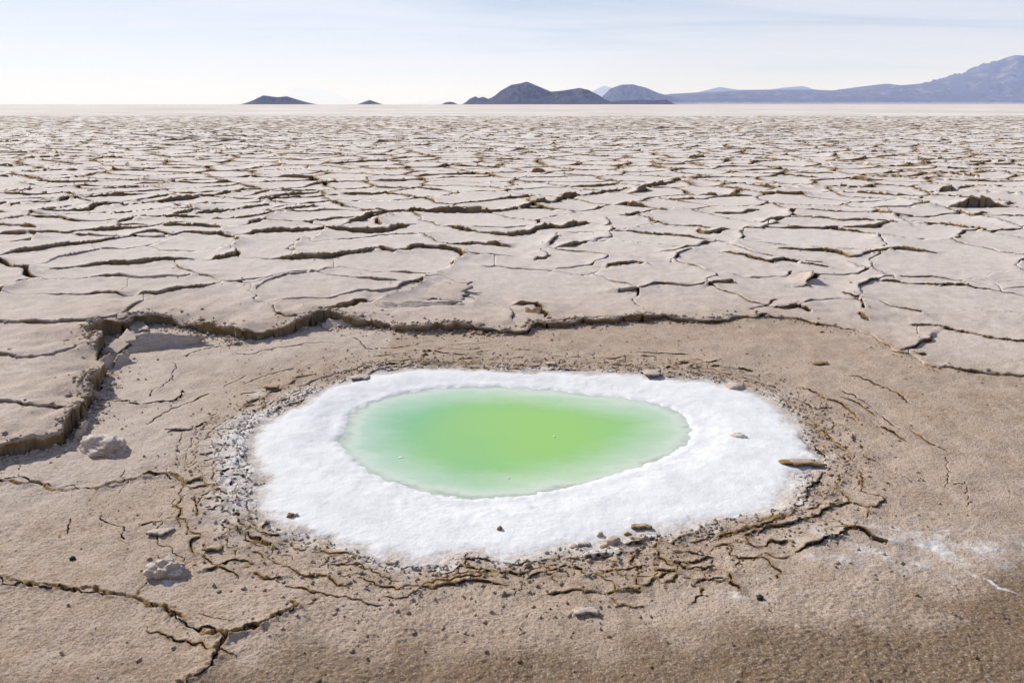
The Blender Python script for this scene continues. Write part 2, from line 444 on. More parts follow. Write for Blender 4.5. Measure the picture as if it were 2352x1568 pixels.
# (points, lift of the far side, lift of the near side, gap)
TRACED = [
    (A((0,450),(100,430),(210,415),(300,400),(400,390),(470,380),(520,370),(600,360),(690,338),(740,345),(800,355),(860,345),(1010,345),(1080,360),(1100,375),(1070,395),(985,410)), .05, .0, .014),
    (A((-60,350),(40,345),(170,345),(300,345),(360,335),(430,330),(520,325),(640,315),(720,305),(800,295),(900,290)), .06, .0, .016),
    (A((200,523),(300,518),(390,505),(430,500),(520,495),(640,490),(720,475),(820,470),(900,465)), .04, .0, .012),
    (A((975,468),(1050,455),(1100,440),(1080,415)), .045, .0, .012),
    (A((1130,455),(1250,458),(1400,452),(1540,445),(1650,425),(1730,410),(1800,415),(1870,412),(1900,395),(2000,390),(2090,398),(2120,415),(2120,440),(2080,460),(2040,485),(1990,515),(1930,540),(1890,585),(1830,605),(1760,620),(1700,640)), .055, .0, .014),
    (A((800,480),(820,510),(900,535),(980,550),(1010,565),(1050,575),(1110,570),(1180,560),(1260,540),(1350,525),(1450,515),(1510,530),(1600,535),(1700,545),(1800,550),(1880,545)), .022, .0, .006),
    (A((630,638),(720,632),(780,617),(880,607),(950,595),(1010,575)), .03, .0, .008),
    (A((1110,570),(1130,600),(1170,640),(1190,660)), .012, .012, .004),
    (A((-60,622),(100,635),(250,632),(400,632),(450,628),(540,635),(600,640)), .018, .0, .006),
    (A((-60,470),(0,490),(60,510),(130,525),(190,560),(100,572),(40,600),(0,640),(-60,660)), .06, .02, .02),
    (A((1080,350),(1160,348),(1180,335),(1240,330),(1340,330),(1400,325),(1480,315),(1560,325),(1650,330),(1720,335),(1800,320),(1880,290),(1940,285)), .075, .0, .02),
    (A((1350,395),(1370,370),(1410,355)), .04, .0, .012),
    (A((1560,300),(1620,275),(1690,255),(1740,240),(1830,230),(1940,230),(2050,225),(2180,225),(2352,213)) + B((60,205),(130,190),(200,180),(245,165),(290,150),(360,145),(440,135),(520,125),(560,115),(590,108),(690,95),(760,80),(850,70),(960,60)), .10, .0, .022),
    (A((-40,242),(100,232),(200,235),(300,230),(390,225),(440,205),(460,200),(560,195),(640,185),(750,180),(880,165),(940,155),(1060,135),(1160,130)), .07, .0, .018),
    (A((500,240),(600,230),(700,220),(800,215),(900,205),(970,195)), .055, .0, .016),
    (A((890,245),(960,240),(1030,235),(1100,215),(1170,205),(1250,200)), .075, .0, .018),
    (A((540,290),(600,275),(680,265),(780,260),(880,258),(930,258)), .06, .0, .02),
    (A((940,270),(1050,270),(1120,265),(1170,250),(1260,235),(1330,225),(1410,210),(1490,205)), .05, .0, .014),
    (A((1160,180),(1250,175),(1330,165),(1420,160),(1550,155),(1680,150),(1760,145),(1820,140)), .09, .0, .022),
    (A((50,205),(130,190),(250,180),(320,170),(420,160),(520,150),(640,145),(700,140)), .08, .0, .02),
    (A((600,95),(720,92),(870,92),(1020,88),(1100,85)), .08, .0, .02),
    (A((2010,385),(2080,385),(2150,375),(2190,370),(2352,380)), .05, .0, .014),
    (A((2130,425),(2352,425)), .02, .0, .008),
    (A((2000,290),(2080,295),(2130,310),(2200,320),(2280,325),(2352,330)) + B((100,315),(160,290),(230,295),(310,285),(400,280)), .065, .0, .018),
    (A((-60,928),(100,928),(200,922),(300,900),(380,875)), .014, .0, .007),
    (A((1700,640),(1640,645),(1590,660),(1530,690),(1490,705)), .03, .0, .012),
    (B((700,165),(800,165),(900,162),(980,152),(1030,140),(1080,128)), .06, .0, .016),
    (B((160,380),(270,375),(340,362),(400,345),(460,330),(470,305),(450,270),(440,250)), .045, .0, .012),
    (B((480,240),(540,245),(590,225),(640,218),(720,222)), .055, .0, .014),
    (B((900,225),(980,230),(1060,228),(1140,212)), .055, .0, .016),
    (B((680,400),(740,395),(800,382),(840,375),(880,360),(920,350)), .04, .0, .012),
    (B((840,295),(870,312),(950,315),(1020,298)), .05, .0, .016),
    (B((1050,285),(1100,288),(1160,290),(1200,272),(1240,270)), .06, .0, .02),
    (B((1230,245),(1310,248),(1390,240),(1430,235)), .045, .0, .012),
    (B((1420,285),(1480,290),(1580,292),(1680,285),(1710,270),(1790,262),(1880,252)), .045, .0, .012),
    (B((940,395),(1000,400),(1080,412),(1170,435),(1200,440),(1210,430),(1290,430),(1380,438),(1450,430)), .035, .0, .010),
    (B((1210,370),(1280,380),(1370,385),(1500,395),(1560,415),(1620,400),(1700,392),(1780,380),(1860,388),(1970,398)), .04, .0, .010),
    (B((1550,425),(1580,450),(1640,465),(1600,480),(1540,487),(1470,488),(1400,492),(1380,510),(1350,545)), .035, .0, .010),
    (B((1090,510),(1180,508),(1270,500),(1290,475)), .02, .0, .007),
    (B((1680,515),(1770,520),(1850,530),(1960,538),(2080,540),(2200,555),(2270,570),(2420,595)), .022, .0, .012),
    (B((900,550),(960,540),(1030,535)), .03, .0, .014),
    (B((345,480),(380,500),(430,515),(490,540),(550,550),(580,590),(560,630)), .014, .0, .006),
    (B((1810,705),(1900,710),(2000,725),(2090,745),(2190,768),(2420,790)), .012, .0, .009),
    (B((1510,560),(1560,580),(1610,620),(1630,645),(1625,680),(1650,693)), .0, .03, .008),
    (B((1080,655),(1140,640),(1190,620),(1240,610)), .015, .0, .007),
    (B((1190,645),(1260,645),(1310,630),(1330,635),(1380,655)), .03, .0, .012),
    (B((430,470),(480,460),(560,450),(640,455)), .03, .0, .010),
    (B((100,440),(160,435),(170,415),(130,395)), .04, .0, .012),
    (B((0,640),(110,635),(130,655),(145,700)), .03, .0, .012),
    (B((150,715),(250,705),(330,705),(420,690),(500,690),(520,705),(600,695),(690,670)), .018, .0, .006),
    (B((2060,205),(2110,235),(2160,225),(2200,220)), .05, .0, .02),
    (B((2120,285),(2200,305),(2290,300),(2352,290)), .05, .0, .02),
    (B((1840,830),(1880,850),(1915,850)), .02, .0, .012),
    (B((2000,-20),(1900,5),(1800,15),(1700,12)), .08, .0, .02),
    (B((1500,50),(1600,55),(1720,58),(1800,65),(1850,62),(2000,45),(2170,65)), .07, .0, .018),
    (B((1460,105),(1560,110),(1680,108)), .07, .0, .02),
]
# seams in the mud of the pan: crumbly raised lines (points, height, half width)
SEAMS = [
    ([(-120, 1108), (0, 1115), (100, 1118), (225, 1130), (300, 1105), (340, 1096), (380, 1093), (425, 1108)], .016, .020),
    ([(225, 1130), (200, 1160), (160, 1210), (140, 1240)], .006, .010),
    ([(-120, 1322), (0, 1335), (60, 1348), (150, 1358), (250, 1370), (310, 1375), (380, 1400), (430, 1440), (520, 1470), (600, 1445), (650, 1420), (690, 1400), (672, 1385)], .014, .018),
    ([(520, 1470), (500, 1510), (430, 1568), (370, 1640)], .016, .020),
    ([(310, 1375), (320, 1355), (345, 1335)], .008, .010),
    ([(250, 930), (330, 933), (390, 927), (418, 912), (410, 895)], .014, .010),
    ([(490, 1055), (540, 1050), (600, 1045)], .012, .014),
    ([(2100, 1043), (2180, 1046), (2250, 1050), (2330, 1062)], .007, .010),
    ([(2130, 1108), (2190, 1115), (2260, 1128), (2340, 1138)], .006, .008),
    ([(410, 830), (405, 850), (390, 875), (350, 905), (340, 920)], .006, .006),
    ([(410, 830), (450, 812), (520, 800), (600, 790), (680, 785)], .007, .006),
    ([(520, 820), (600, 810), (700, 795), (790, 790)], .007, .006),
    ([(800, 775), (830, 790), (850, 805), (930, 800), (1000, 790)], .007, .006),
    ([(290, 1035), (330, 1015), (345, 1000)], .005, .006),
    ([(230, 1160), (260, 1210), (290, 1255)], .005, .006),
    ([(1545, 1255), (1560, 1240), (1600, 1228), (1650, 1230)], .016, .012),
    ([(1540, 1265), (1580, 1268), (1620, 1280)], .012, .010),
    ([(1540, 1290), (1575, 1308), (1620, 1312), (1640, 1300)], .014, .010),
    ([(1570, 1330), (1620, 1335), (1680, 1340)], .010, .008),
    ([(820, 862), (900, 838), (960, 834), (1050, 830), (1130, 832)], .016, .012),
    ([(1150, 832), (1260, 830), (1300, 838), (1400, 838)], .014, .012),
    ([(1520, 862), (1600, 860), (1660, 872), (1720, 885)], .010, .010),
]

# ------------------------------------------------------------------ fine grid of the ground in view
PXS = 0.70                                   # rows: about one picture row each
f10 = 1024 * LENS / 36
rows = []
py = 682 + 70.0
Y_END = 112.0
y = None
while True:
    v = (py - 341) / f10
    dy, dz = -v * SP + CP, -v * CP - SP
    if dz < 0:
        yy = dy * (H / -dz)
    else:
        yy = 1e9
    if y is not None and yy - y > 0.24:
        break
    y = yy
    rows.append(y)
    py -= PXS
while rows[-1] < Y_END:
    rows.append(rows[-1] + (0.24 if rows[-1] < 50 else 0.42))
rows = np.array(rows)
UMAX = 0.64 * 1024 / f10
us = np.linspace(-UMAX, UMAX, int(1.28 * 1024 / 1.80))
depth = rows * CP + H * SP
GX = us[None, :] * depth[:, None]
GY = np.repeat(rows[:, None], len(us), 1)
dyr = np.gradient(rows)
dxr = (us[1] - us[0]) * depth
GX = GX + (rng.random(GX.shape) - .5) * 0.45 * dxr[:, None]
GY = GY + (rng.random(GY.shape) - .5) * 0.45 * dyr[:, None]
CX = (GX[:-1, :-1] + GX[1:, :-1] + GX[:-1, 1:] + GX[1:, 1:]) / 4
CY = (GY[:-1, :-1] + GY[1:, :-1] + GY[:-1, 1:] + GY[1:, 1:]) / 4
NR, NC = CX.shape
cdx = ((dxr[:-1] + dxr[1:]) / 2)[:, None] * np.ones((1, NC))
cdy = np.diff(rows)[:, None] * np.ones((1, NC))
rowc = (rows[:-1] + rows[1:]) / 2
depc = rowc * CP + H * SP

scarp = ground_pts(SCARP, -0.03)
pool = ground_pts(POOL, -0.075)
rim = ground_pts(RIM, -0.065)

# ------------------------------------------------------------------ crack network
def jag(pts, amp, seg, seed, smooth=True):
    """subdivide a polyline and displace its points sideways: a broken line"""
    pts = [np.array(p, float) for p in pts]
    r = np.random.default_rng(seed)
    out = [pts[0]]
    for i in range(len(pts) - 1):
        def rec(a, b, k):
            d = b - a
            L = math.hypot(*d)
            if L < seg or k > 7:
                out.append(b); return
            m = (a + b) / 2 + np.array([-d[1], d[0]]) * (r.random() - .5) * amp
            rec(a, m, k + 1); rec(m, b, k + 1)
        rec(pts[i], pts[i + 1], 0)
    return np.array(out)

cracks = []                                  # dict(points, far, near, gap, lam, taper)
for k, (p, far, near, gap) in enumerate(TRACED):
    w = ground_pts(p, 0.0)
    dist = w[:, 1].mean()
    if w[-1, 0] < w[0, 0]: w = w[::-1]
    cracks.append(dict(p=jag(w, 0.35, 0.012 * dist ** 0.9 + .01, 100 + k), far=far * .78, near=near, gap=gap, lam=0.10 + 0.02 * (dist ** .7), taper=14, hard=1))
cracks.append(dict(p=jag(scarp, 0.42, 0.022, 5), far=0.018, near=0.0, gap=0.0, lam=0.10, taper=0, hard=1, scarp=1))
scarp_j = cracks[-1]['p']

# cells of the far field: a relaxed random set of seeds, edges by clipping
SEED_S = 1.55
seeds = []
yy = 1.0
row_i = 0
while yy < Y_END + 4:
    hw = UMAX * (yy * CP + H * SP) + 4
    sp = SEED_S * (1 + 0.010 * yy)
    xx = -hw + (row_i % 2) * sp * .5
    while xx < hw:
        seeds.append((xx + (rng.random() - .5) * sp * .95, yy + (rng.random() - .5) * sp * .44))
        xx += sp
    yy += sp * 0.47
    row_i += 1
seeds = np.array(seeds)
def cell_edges(seeds, big=5.0):
    edges = {}
    for i, s in enumerate(seeds):
        d2 = ((seeds - s) ** 2).sum(1)
        nb = np.argpartition(d2, 26)[:26] if len(seeds) > 26 else np.arange(len(seeds))
        nb = nb[np.argsort(d2[nb])]
        poly = [(s[0] - big, s[1] - big, -1), (s[0] + big, s[1] - big, -1), (s[0] + big, s[1] + big, -1), (s[0] - big, s[1] + big, -1)]   # (x, y, tag of the edge leaving it)
        for j in nb:
            if j == i: continue
            q = seeds[j]
            mx, my = (s + q) / 2
            nx, ny = q - s
            new = []
            m = len(poly)
            for a in range(m):
                x0, y0, t0 = poly[a]; x1, y1, _ = poly[(a + 1) % m]
                e0 = (x0 - mx) * nx + (y0 - my) * ny
                e1 = (x1 - mx) * nx + (y1 - my) * ny
                if e0 <= 0:
                    new.append((x0, y0, t0))
                    if e1 > 0:
                        t = e0 / (e0 - e1)
                        new.append((x0 + t * (x1 - x0), y0 + t * (y1 - y0), int(j)))
                elif e1 <= 0:
                    t = e0 / (e0 - e1)
                    new.append((x0 + t * (x1 - x0), y0 + t * (y1 - y0), t0))
            poly = new
        for a in range(len(poly)):
            x0, y0, t0 = poly[a]; x1, y1, _ = poly[(a + 1) % len(poly)]
            if t0 > i: edges[(i, t0)] = ((x0, y0), (x1, y1))
    return edges
edges = cell_edges(seeds)
traced_all = [c['p'] for c in cracks]
tr_cat = np.concatenate(traced_all)
r2 = np.random.default_rng(77)
for (i, j), (a, b) in edges.items():
    L = math.hypot(a[0] - b[0], a[1] - b[1])
    mid = ((a[0] + b[0]) / 2, (a[1] + b[1]) / 2)
    if L < 0.05 or mid[1] > Y_END + 1: continue
    if b[0] < a[0]: a, b = b, a
    dist = max(mid[1], 2)
    p = jag([a, b], 0.34, 0.02 * dist + .02, 1000 + i * 7 + j)
    rr = r2.random(3)
    far_field = float(ss(7.5, 11.5, mid[1]))
    fade = 1 - 0.85 * float(ss(60, 108, mid[1]))
    horiz = abs(b[0] - a[0]) / (L + 1e-6)
    if rr[0] < 0.20: lift = 0.014
    elif rr[0] < 0.74: lift = 0.018 + 0.024 * rr[1]
    elif rr[0] < 0.95: lift = 0.036 + 0.028 * rr[1]
    else: lift = 0.06 + 0.06 * rr[1]
    lift *= fade * (1 - .35 * float(ss(12, 30, mid[1])))
    if far_field < 1:
        dmin = np.sqrt(((tr_cat - np.array(mid)) ** 2).sum(1)).min()
        if far_field < .9 and dmin < 0.20: continue
        lift = lift * far_field + (0.010 + 0.014 * rr[1]) * (1 - far_field)
        gap = 0.003 + far_field * 0.013
    else:
        gap = 0.008 + 0.016 * rr[2]
    far_s, near_s = (lift, 0.0) if rr[2] < 0.8 else (lift * 0.35, lift * 0.8)
    cracks.append(dict(p=p, far=far_s, near=near_s, gap=gap, lam=0.10 + 0.25 * rr[1] * far_field, taper=3.2 if lift > .065 else 0, hard=1))

# thin sheets and chips of dried mud round the salt
r3 = np.random.default_rng(31)
rim_c = rim.mean(0)
rim_ang = np.arctan2(rim[:, 1] - rim_c[1], rim[:, 0] - rim_c[0]); rim_rad = np.hypot(rim[:, 0] - rim_c[0], rim[:, 1] - rim_c[1])
ro_ = np.argsort(rim_ang)
def rim_r(a):
    a = (a + math.pi) % (2 * math.pi) - math.pi
    return np.interp(a, np.concatenate([[rim_ang[ro_][-1] - 2 * math.pi], rim_ang[ro_], [rim_ang[ro_][0] + 2 * math.pi]]), np.concatenate([[rim_rad[ro_][-1]], rim_rad[ro_], [rim_rad[ro_][0]]]))
FLAKE0 = len(cracks)
for lv, level in enumerate([.04, .08, .13, .18, .23, .29, .35, .42, .50, .58, .68, .80]):
    a = r3.random() * 6
    a_end = a + 2 * math.pi
    while a < a_end:
        ln = (.16 + .55 * r3.random()) / (1.2 + level)
        th = np.linspace(a, a + ln, 9)
        front = float(np.clip(-math.sin(a + ln / 2), 0, 1))
        right_front = -1.15 < ((a + ln / 2 + math.pi) % (2 * math.pi) - math.pi) < -.05
        keep_p = .2 if (level > .20 and right_front) else .75 if level < .2 else (.62 if level < .36 else .36)
        if r3.random() < keep_p * (1 - .8 * front * (level > .3)):
            lev = level + .035 * (r3.random() - .5) + .03 * np.sin(th * 7 + lv) + np.linspace(0, .05 * (r3.random() - .5), 9)
            rad = rim_r(th) + lev * (1 - .25 * np.abs(np.sin(th)))
            p = np.stack([rim_c[0] + rad * np.cos(th), rim_c[1] + rad * np.sin(th)], 1)
            if front < .35: p = p[::-1]                       # outer sheet on top; in front the sheets lap the other way
            lift = (.006 + .012 * r3.random() ** 2) * (1 - .55 * (level > .38))
            cracks.append(dict(p=jag(p, .55, .014, 9000 + len(cracks)), far=lift, near=0.0, gap=.003, lam=.03 + .05 * r3.random(), taper=5, hard=1, pan=True, R=.16))
        a += ln + .12 * r3.random()
chip_seeds = []
for k in range(6000):
    th = r3.random() * 2 * math.pi
    dlt = -.02 + .42 * r3.random() ** 1.5
    rad = rim_r(th) + dlt
    q = (rim_c[0] + rad * math.cos(th), rim_c[1] + rad * math.sin(th))
    w_ = .045 + .10 * dlt + .03 * (math.sin(th * 3.1 + 1) + 1)
    if all((q[0] - c_[0]) ** 2 + ((q[1] - c_[1]) * 1.25) ** 2 > w_ * w_ for c_ in chip_seeds[-900:]):
        chip_seeds.append(q)
chip_seeds = np.array(chip_seeds)
chip_n = fbm(chip_seeds[:, 0], chip_seeds[:, 1], 2.0, 2, .5, 400.)
for (i, j), (a, b) in cell_edges(chip_seeds, .3).items():
    L = math.hypot(a[0] - b[0], a[1] - b[1])
    if L < .015 or L > .22 or chip_n[i] < -.18 or r3.random() < .30: continue
    m_ = np.array([(a[0] + b[0]) / 2, (a[1] + b[1]) / 2])
    dlt = math.hypot(*(m_ - rim_c)) - rim_r(math.atan2(m_[1] - rim_c[1], m_[0] - rim_c[0]))
    if dlt < -.03 or dlt > .42: continue
    if b[0] < a[0]: a, b = b, a
    lift = .004 + .011 * r3.random() ** 2
    fs, ns = (lift, 0.0) if r3.random() < .72 else (0.0, lift)
    cracks.append(dict(p=jag([a, b], .6, .010, 12000 + i * 3 + j), far=fs, near=ns, gap=.0025, lam=.02 + .03 * r3.random(), taper=0, hard=1, pan=True, R=.10))
FLAKE1 = len(cracks)
for k, (p, hgt, wid) in enumerate(SEAMS):
    w = ground_pts(p, PAN_Z)
    if w[-1, 0] < w[0, 0]: w = w[::-1]
    cracks.append(dict(p=jag(w, 0.45, 0.016, 400 + k), far=hgt * .75, near=hgt * .35, gap=.006, lam=.035, taper=12, hard=1, pan=True, R=.16))

# ------------------------------------------------------------------ paint the cracks on the cells
pan_poly = np.concatenate([scarp_j, [[60, 7], [60, -5], [-60, -5], [-60, 3]]])
near_band = rowc < 9
in_pan = np.zeros((NR, NC), bool)
in_pan[near_band] = inside(pan_poly, CX[near_band], CY[near_band])

D = np.full((NR, NC), 9.0)                   # distance to the nearest crack
SGN = np.zeros((NR, NC), np.int8)
CID = np.full((NR, NC), -1, np.int32)
GAPW = np.zeros((NR, NC))
INTR = np.zeros((NR, NC), bool)
STEP = np.zeros((NR, NC))
BAR = np.zeros((NR, NC))                     # half size of a cell across the crack
LIP = np.zeros((NR, NC))
amp_n = np.clip(1.0 + 1.1 * fbm(CX, CY, 1.3, 3, .6, 3.0), 0.42, 1.7)
LMIN = np.maximum(0, 0.9 * cdy)
for ci, c in enumerate(cracks):
    p = c['p']
    R = c.get('R', max(0.22, 3.2 * c['lam']))
    n_chunk = max(1, len(p) // 24)
    for ch in range(n_chunk):
        i0 = ch * (len(p) - 1) // n_chunk
        i1 = (ch + 1) * (len(p) - 1) // n_chunk
        q = p[i0:i1 + 1]
        if len(q) < 2: continue
        y0, y1 = q[:, 1].min() - R, q[:, 1].max() + R
        ra, rb = np.searchsorted(rowc, y0), np.searchsorted(rowc, y1)
        if rb <= ra: continue
        x0, x1 = q[:, 0].min() - R, q[:, 0].max() + R
        da, db = depc[ra], depc[rb - 1]
        u0 = min(x0 / da, x0 / db); u1 = max(x1 / da, x1 / db)
        ca = max(0, int((u0 + UMAX) / (us[1] - us[0])) - 1); cb = min(NC, int((u1 + UMAX) / (us[1] - us[0])) + 2)
        if cb <= ca: continue
        sl = (slice(ra, rb), slice(ca, cb))
        X, Y = CX[sl], CY[sl]
        best = np.full(X.shape, 1e9); sg = np.zeros(X.shape, np.int8); tt = np.zeros(X.shape); nnx = np.zeros(X.shape); nny = np.ones(X.shape)
        nseg = len(p) - 1
        for k in range(len(q) - 1):
            ax, ay = q[k]; ex, ey = q[k + 1] - q[k]
            L2 = ex * ex + ey * ey + 1e-12
            t = np.clip(((X - ax) * ex + (Y - ay) * ey) / L2, 0, 1)
            rx, ry = X - ax - t * ex, Y - ay - t * ey
            d = rx * rx + ry * ry
            m = d < best
            best = np.where(m, d, best)
            cr = ex * (Y - ay) - ey * (X - ax)
            sg = np.where(m, np.where(cr >= 0, 1, -1), sg)
            tt = np.where(m, (i0 + k + t) / nseg, tt)
            L = math.sqrt(L2)
            nnx = np.where(m, abs(ey) / L, nnx); nny = np.where(m, abs(ex) / L, nny)
        d = np.where(in_pan[sl] == c.get('pan', False), np.sqrt(best), 9.0)
        tp = np.clip(np.minimum(tt, 1 - tt) * c['taper'], 0, 1) if c['taper'] else 1.0
        lift = np.where(sg > 0, c['far'], c['near'])
        near_dip = np.where((sg < 0) & (c['near'] < c['far']) & (R > .17), -0.12 * c['far'], 0.0)
        an = amp_n[sl]
        z = (lift * np.exp(-d / np.maximum(c['lam'], LMIN[sl])) + near_dip * np.exp(-d / 0.12)) * tp * an
        cur = LIP[sl]
        LIP[sl] = np.where(np.abs(z) > np.abs(cur), z, cur)
        m = d < D[sl]
        D[sl] = np.where(m, d, D[sl]); SGN[sl] = np.where(m, sg, SGN[sl]); CID[sl] = np.where(m, ci, CID[sl])
        INTR[sl] = np.where(m, (tt > 1e-4) & (tt < .9999), INTR[sl]); STEP[sl] = np.where(m, np.abs(c['far'] - c['near']) * tp * an, STEP[sl])
        GAPW[sl] = np.where(m, c['gap'] * tp * np.clip(an, 0, 1.3), GAPW[sl])
        BAR[sl] = np.where(m, 0.56 * (nnx * cdx[sl] + nny * cdy[sl]), BAR[sl])

# ------------------------------------------------------------------ regions
nb_ = np.where(near_band)[0]
rs = slice(0, nb_[-1] + 1)
Xn, Yn = CX[rs], CY[rs]
wx = fbm(Xn, Yn, 9, 3, .6, 1.0) * 0.016 + fbm(Xn, Yn, 2.6, 2, .5, 8.) * 0.02
wy = fbm(Xn, Yn, 9, 3, .6, 6.0) * 0.020 + fbm(Xn, Yn, 2.6, 2, .5, 4.) * 0.02
rgx = fbm(Xn, Yn, 26, 3, .65, 61.) * .012 + wx * .7; rgy = fbm(Xn, Yn, 26, 3, .65, 66.) * .014 + wy * .7
pool_d = poly_dist(pool, Xn + rgx, Yn + rgy)
pool_in = inside(pool, Xn + rgx, Yn + rgy)
pool_d = np.where(pool_in, -pool_d, pool_d)              # negative inside the water
rim_d = poly_dist(rim, Xn + wx * 2, Yn + wy * 2)
rim_in = inside(rim, Xn + wx * 2, Yn + wy * 2)
rim_d = np.where(rim_in, -rim_d, rim_d)                  # negative on the salt
sc_d = poly_dist(scarp, Xn, Yn, closed=False)

full = lambda a, fill: np.concatenate([a, np.full((NR - a.shape[0], NC), fill)], 0)
POOLD, RIMD, SCD = full(pool_d, 9.), full(rim_d, 9.), full(sc_d, 9.)

# labels: 0 mud pan, 1 salt rim and pool bed, >=2 plates, -1 nothing (open crack)
gap_cell = (D < GAPW) & (D < BAR * 4) & ~in_pan
bar_cell = (D < np.maximum(BAR, GAPW)) & ~in_pan
free = ~bar_cell & ~in_pan
lab = np.arange(NR * NC)
fidx = free.ravel()
pa = [];
hmask = (free[:, :-1] & free[:, 1:]).ravel()
ids = np.arange(NR * NC).reshape(NR, NC)
ea = np.concatenate([ids[:, :-1].ravel()[hmask], ids[:-1, :].ravel()[(free[:-1] & free[1:]).ravel()]])
eb = np.concatenate([ids[:, 1:].ravel()[hmask], ids[1:, :].ravel()[(free[:-1] & free[1:]).ravel()]])
for it in range(60):
    la, lb = lab[ea], lab[eb]
    keep = la != lb
    if not keep.any(): break
    ea, eb, la, lb = ea[keep], eb[keep], la[keep], lb[keep]
    lo, hi = np.minimum(la, lb), np.maximum(la, lb)
    np.minimum.at(lab, hi, lo)
    for _ in range(3): lab = lab[lab]
    while True:
        l2 = lab[lab]
        if (l2 == lab).all(): break
        lab = l2
LAB = np.full((NR, NC), -1, np.int64)
LAB[free] = lab.reshape(NR, NC)[free]
uq, inv, cnt = np.unique(LAB[free], return_inverse=True, return_counts=True)
lut = np.where(cnt < 25, -1, np.arange(len(uq)) + 2)
LAB[free] = lut[inv]
fillable = (LAB < 0) & ~gap_cell & ~in_pan
for it in range(14):
    strict = it < 5
    todo = fillable & (LAB < 0)
    if not todo.any(): break
    newl = LAB.copy()
    for dr, dc in ((0, 1), (0, -1), (1, 0), (-1, 0)):
        sh = np.full_like(LAB, -1)
        sg2 = np.zeros_like(SGN)
        a = slice(max(dr, 0), NR + min(dr, 0)); b = slice(max(-dr, 0), NR + min(-dr, 0))
        a2 = slice(max(dc, 0), NC + min(dc, 0)); b2 = slice(max(-dc, 0), NC + min(-dc, 0))
        sh[b, b2] = LAB[a, a2]; sg2[b, b2] = SGN[a, a2]
        ok = todo & (newl < 0) & (sh >= 2)
        if strict: ok &= (sg2 == SGN)
        newl = np.where(ok, sh, newl)
    LAB = newl
# cracks that end before they meet leave plates joined by necks: part them there, so that each plate is a piece of its own
def components(mask):
    n = mask.size
    lb = np.arange(n); idx = np.arange(n).reshape(mask.shape)
    a1 = np.concatenate([idx[:, :-1][mask[:, :-1] & mask[:, 1:]], idx[:-1][mask[:-1] & mask[1:]]])
    b1 = np.concatenate([idx[:, 1:][mask[:, :-1] & mask[:, 1:]], idx[1:][mask[:-1] & mask[1:]]])
    while len(a1):
        la, lb_ = lb[a1], lb[b1]
        k = la != lb_
        a1, b1, la, lb_ = a1[k], b1[k], la[k], lb_[k]
        if not len(a1): break
        np.minimum.at(lb, np.maximum(la, lb_), np.minimum(la, lb_))
        while True:
            l2 = lb[lb]
            if (l2 == lb).all(): break
            lb = l2
    return lb.reshape(mask.shape)
def part_necks():
    ra = int(np.searchsorted(rowc, 26.0))
    L = LAB[:ra]; d = D[:ra]
    u_, c_ = np.unique(L[L >= 2], return_counts=True)
    bigm = np.isin(L, u_[c_ > 2500])
    mk = bigm & (d > .27)
    cm = components(mk)
    u2, c2 = np.unique(cm[mk], return_counts=True)
    good = u2[c2 >= 40]
    new = np.where(mk & np.isin(cm, good), cm + 10000000, -1)
    for t in (.20, .14, .09, .05, .025, 0.0):
        todo = bigm & (d > t) & (new < 0)
        for it in range(260):
            before = int((new >= 0).sum())
            for sa, sb in (((slice(1, None), slice(None)), (slice(None, -1), slice(None))), ((slice(None, -1), slice(None)), (slice(1, None), slice(None))),
                           ((slice(None), slice(1, None)), (slice(None), slice(None, -1))), ((slice(None), slice(None, -1)), (slice(None), slice(1, None)))):
                m = todo[sa] & (new[sa] < 0) & (new[sb] >= 0) & (L[sa] == L[sb])
                new[sa][m] = new[sb][m]
            if int((new >= 0).sum()) == before: break
    L[new >= 0] = new[new >= 0]
part_necks()
uq, inv = np.unique(LAB, return_inverse=True)
LAB = np.where(LAB >= 2, inv.reshape(LAB.shape) + 2, LAB)
LAB[in_pan] = 0
salt_cells = in_pan & (RIMD < 0.0)
LAB[salt_cells] = 1

# ------------------------------------------------------------------ heights and masks of the cells
step = np.interp(CX, [-4.5, -3, -1.5, -0.7, 0.5, 1.5, 2.3, 3.2], [.12, .115, .09, .048, .036, .040, .022, .004])
base = (PAN_Z + step) * (1 - ss(6.5, 15.0, CY))
amp_far = ss(8, 25, CY)
CELL_ = np.maximum(cdx, cdy)
step = step * np.clip(1 + .6 * fbm(CX, CY, 1.6, 3, .6, 310.) * np.exp(-SCD / .35), .45, 1.5)
base = (PAN_Z + step) * (1 - ss(6.5, 15.0, CY))
Zp = base + LIP + fbm(CX, CY, .55, 2, .5, 2.) * (0.012 + .02 * amp_far)
rough_edge = np.exp(-D / np.maximum(0.035, .7 * CELL_))
hf = np.clip(CY / 8, 1, 6)
CELL = np.maximum(cdx, cdy)
def bl(f): return ss(.62, .22, CELL * f)          # no relief finer than the cells can carry
g1 = fbm(CX, CY, 55, 2, .6, 21.) * bl(55)
g2 = fbm(CX, CY, 18, 2, .6, 33.) * bl(18)
g3 = fbm(CX, CY, 6, 3, .55, 41.) * bl(6)
Zp = Zp + g1 * 0.0022 + g2 * 0.0030 + g3 * 0.006
Zp = Zp + rough_edge * (g1 * 0.010 + g2 * 0.012) * np.clip(GAPW / .012, .2, 1.6)
# weathered ramp where the scarp turns into the mud
lab_f = LAB.astype(float)
Zp = Zp + .015 * np.exp(-D / np.maximum(.13, CELL_)) * np.clip(STEP / .02, 0, 1.2) * (1 - ss(35, 80, CY)) * ss(.3, .8, SCD)
plate_tilt = (np.sin(lab_f * 12.9898) * 43758.5453) % 1.0 - .5
Zp = Zp + plate_tilt * 0.012 * ss(5, 14, CY)

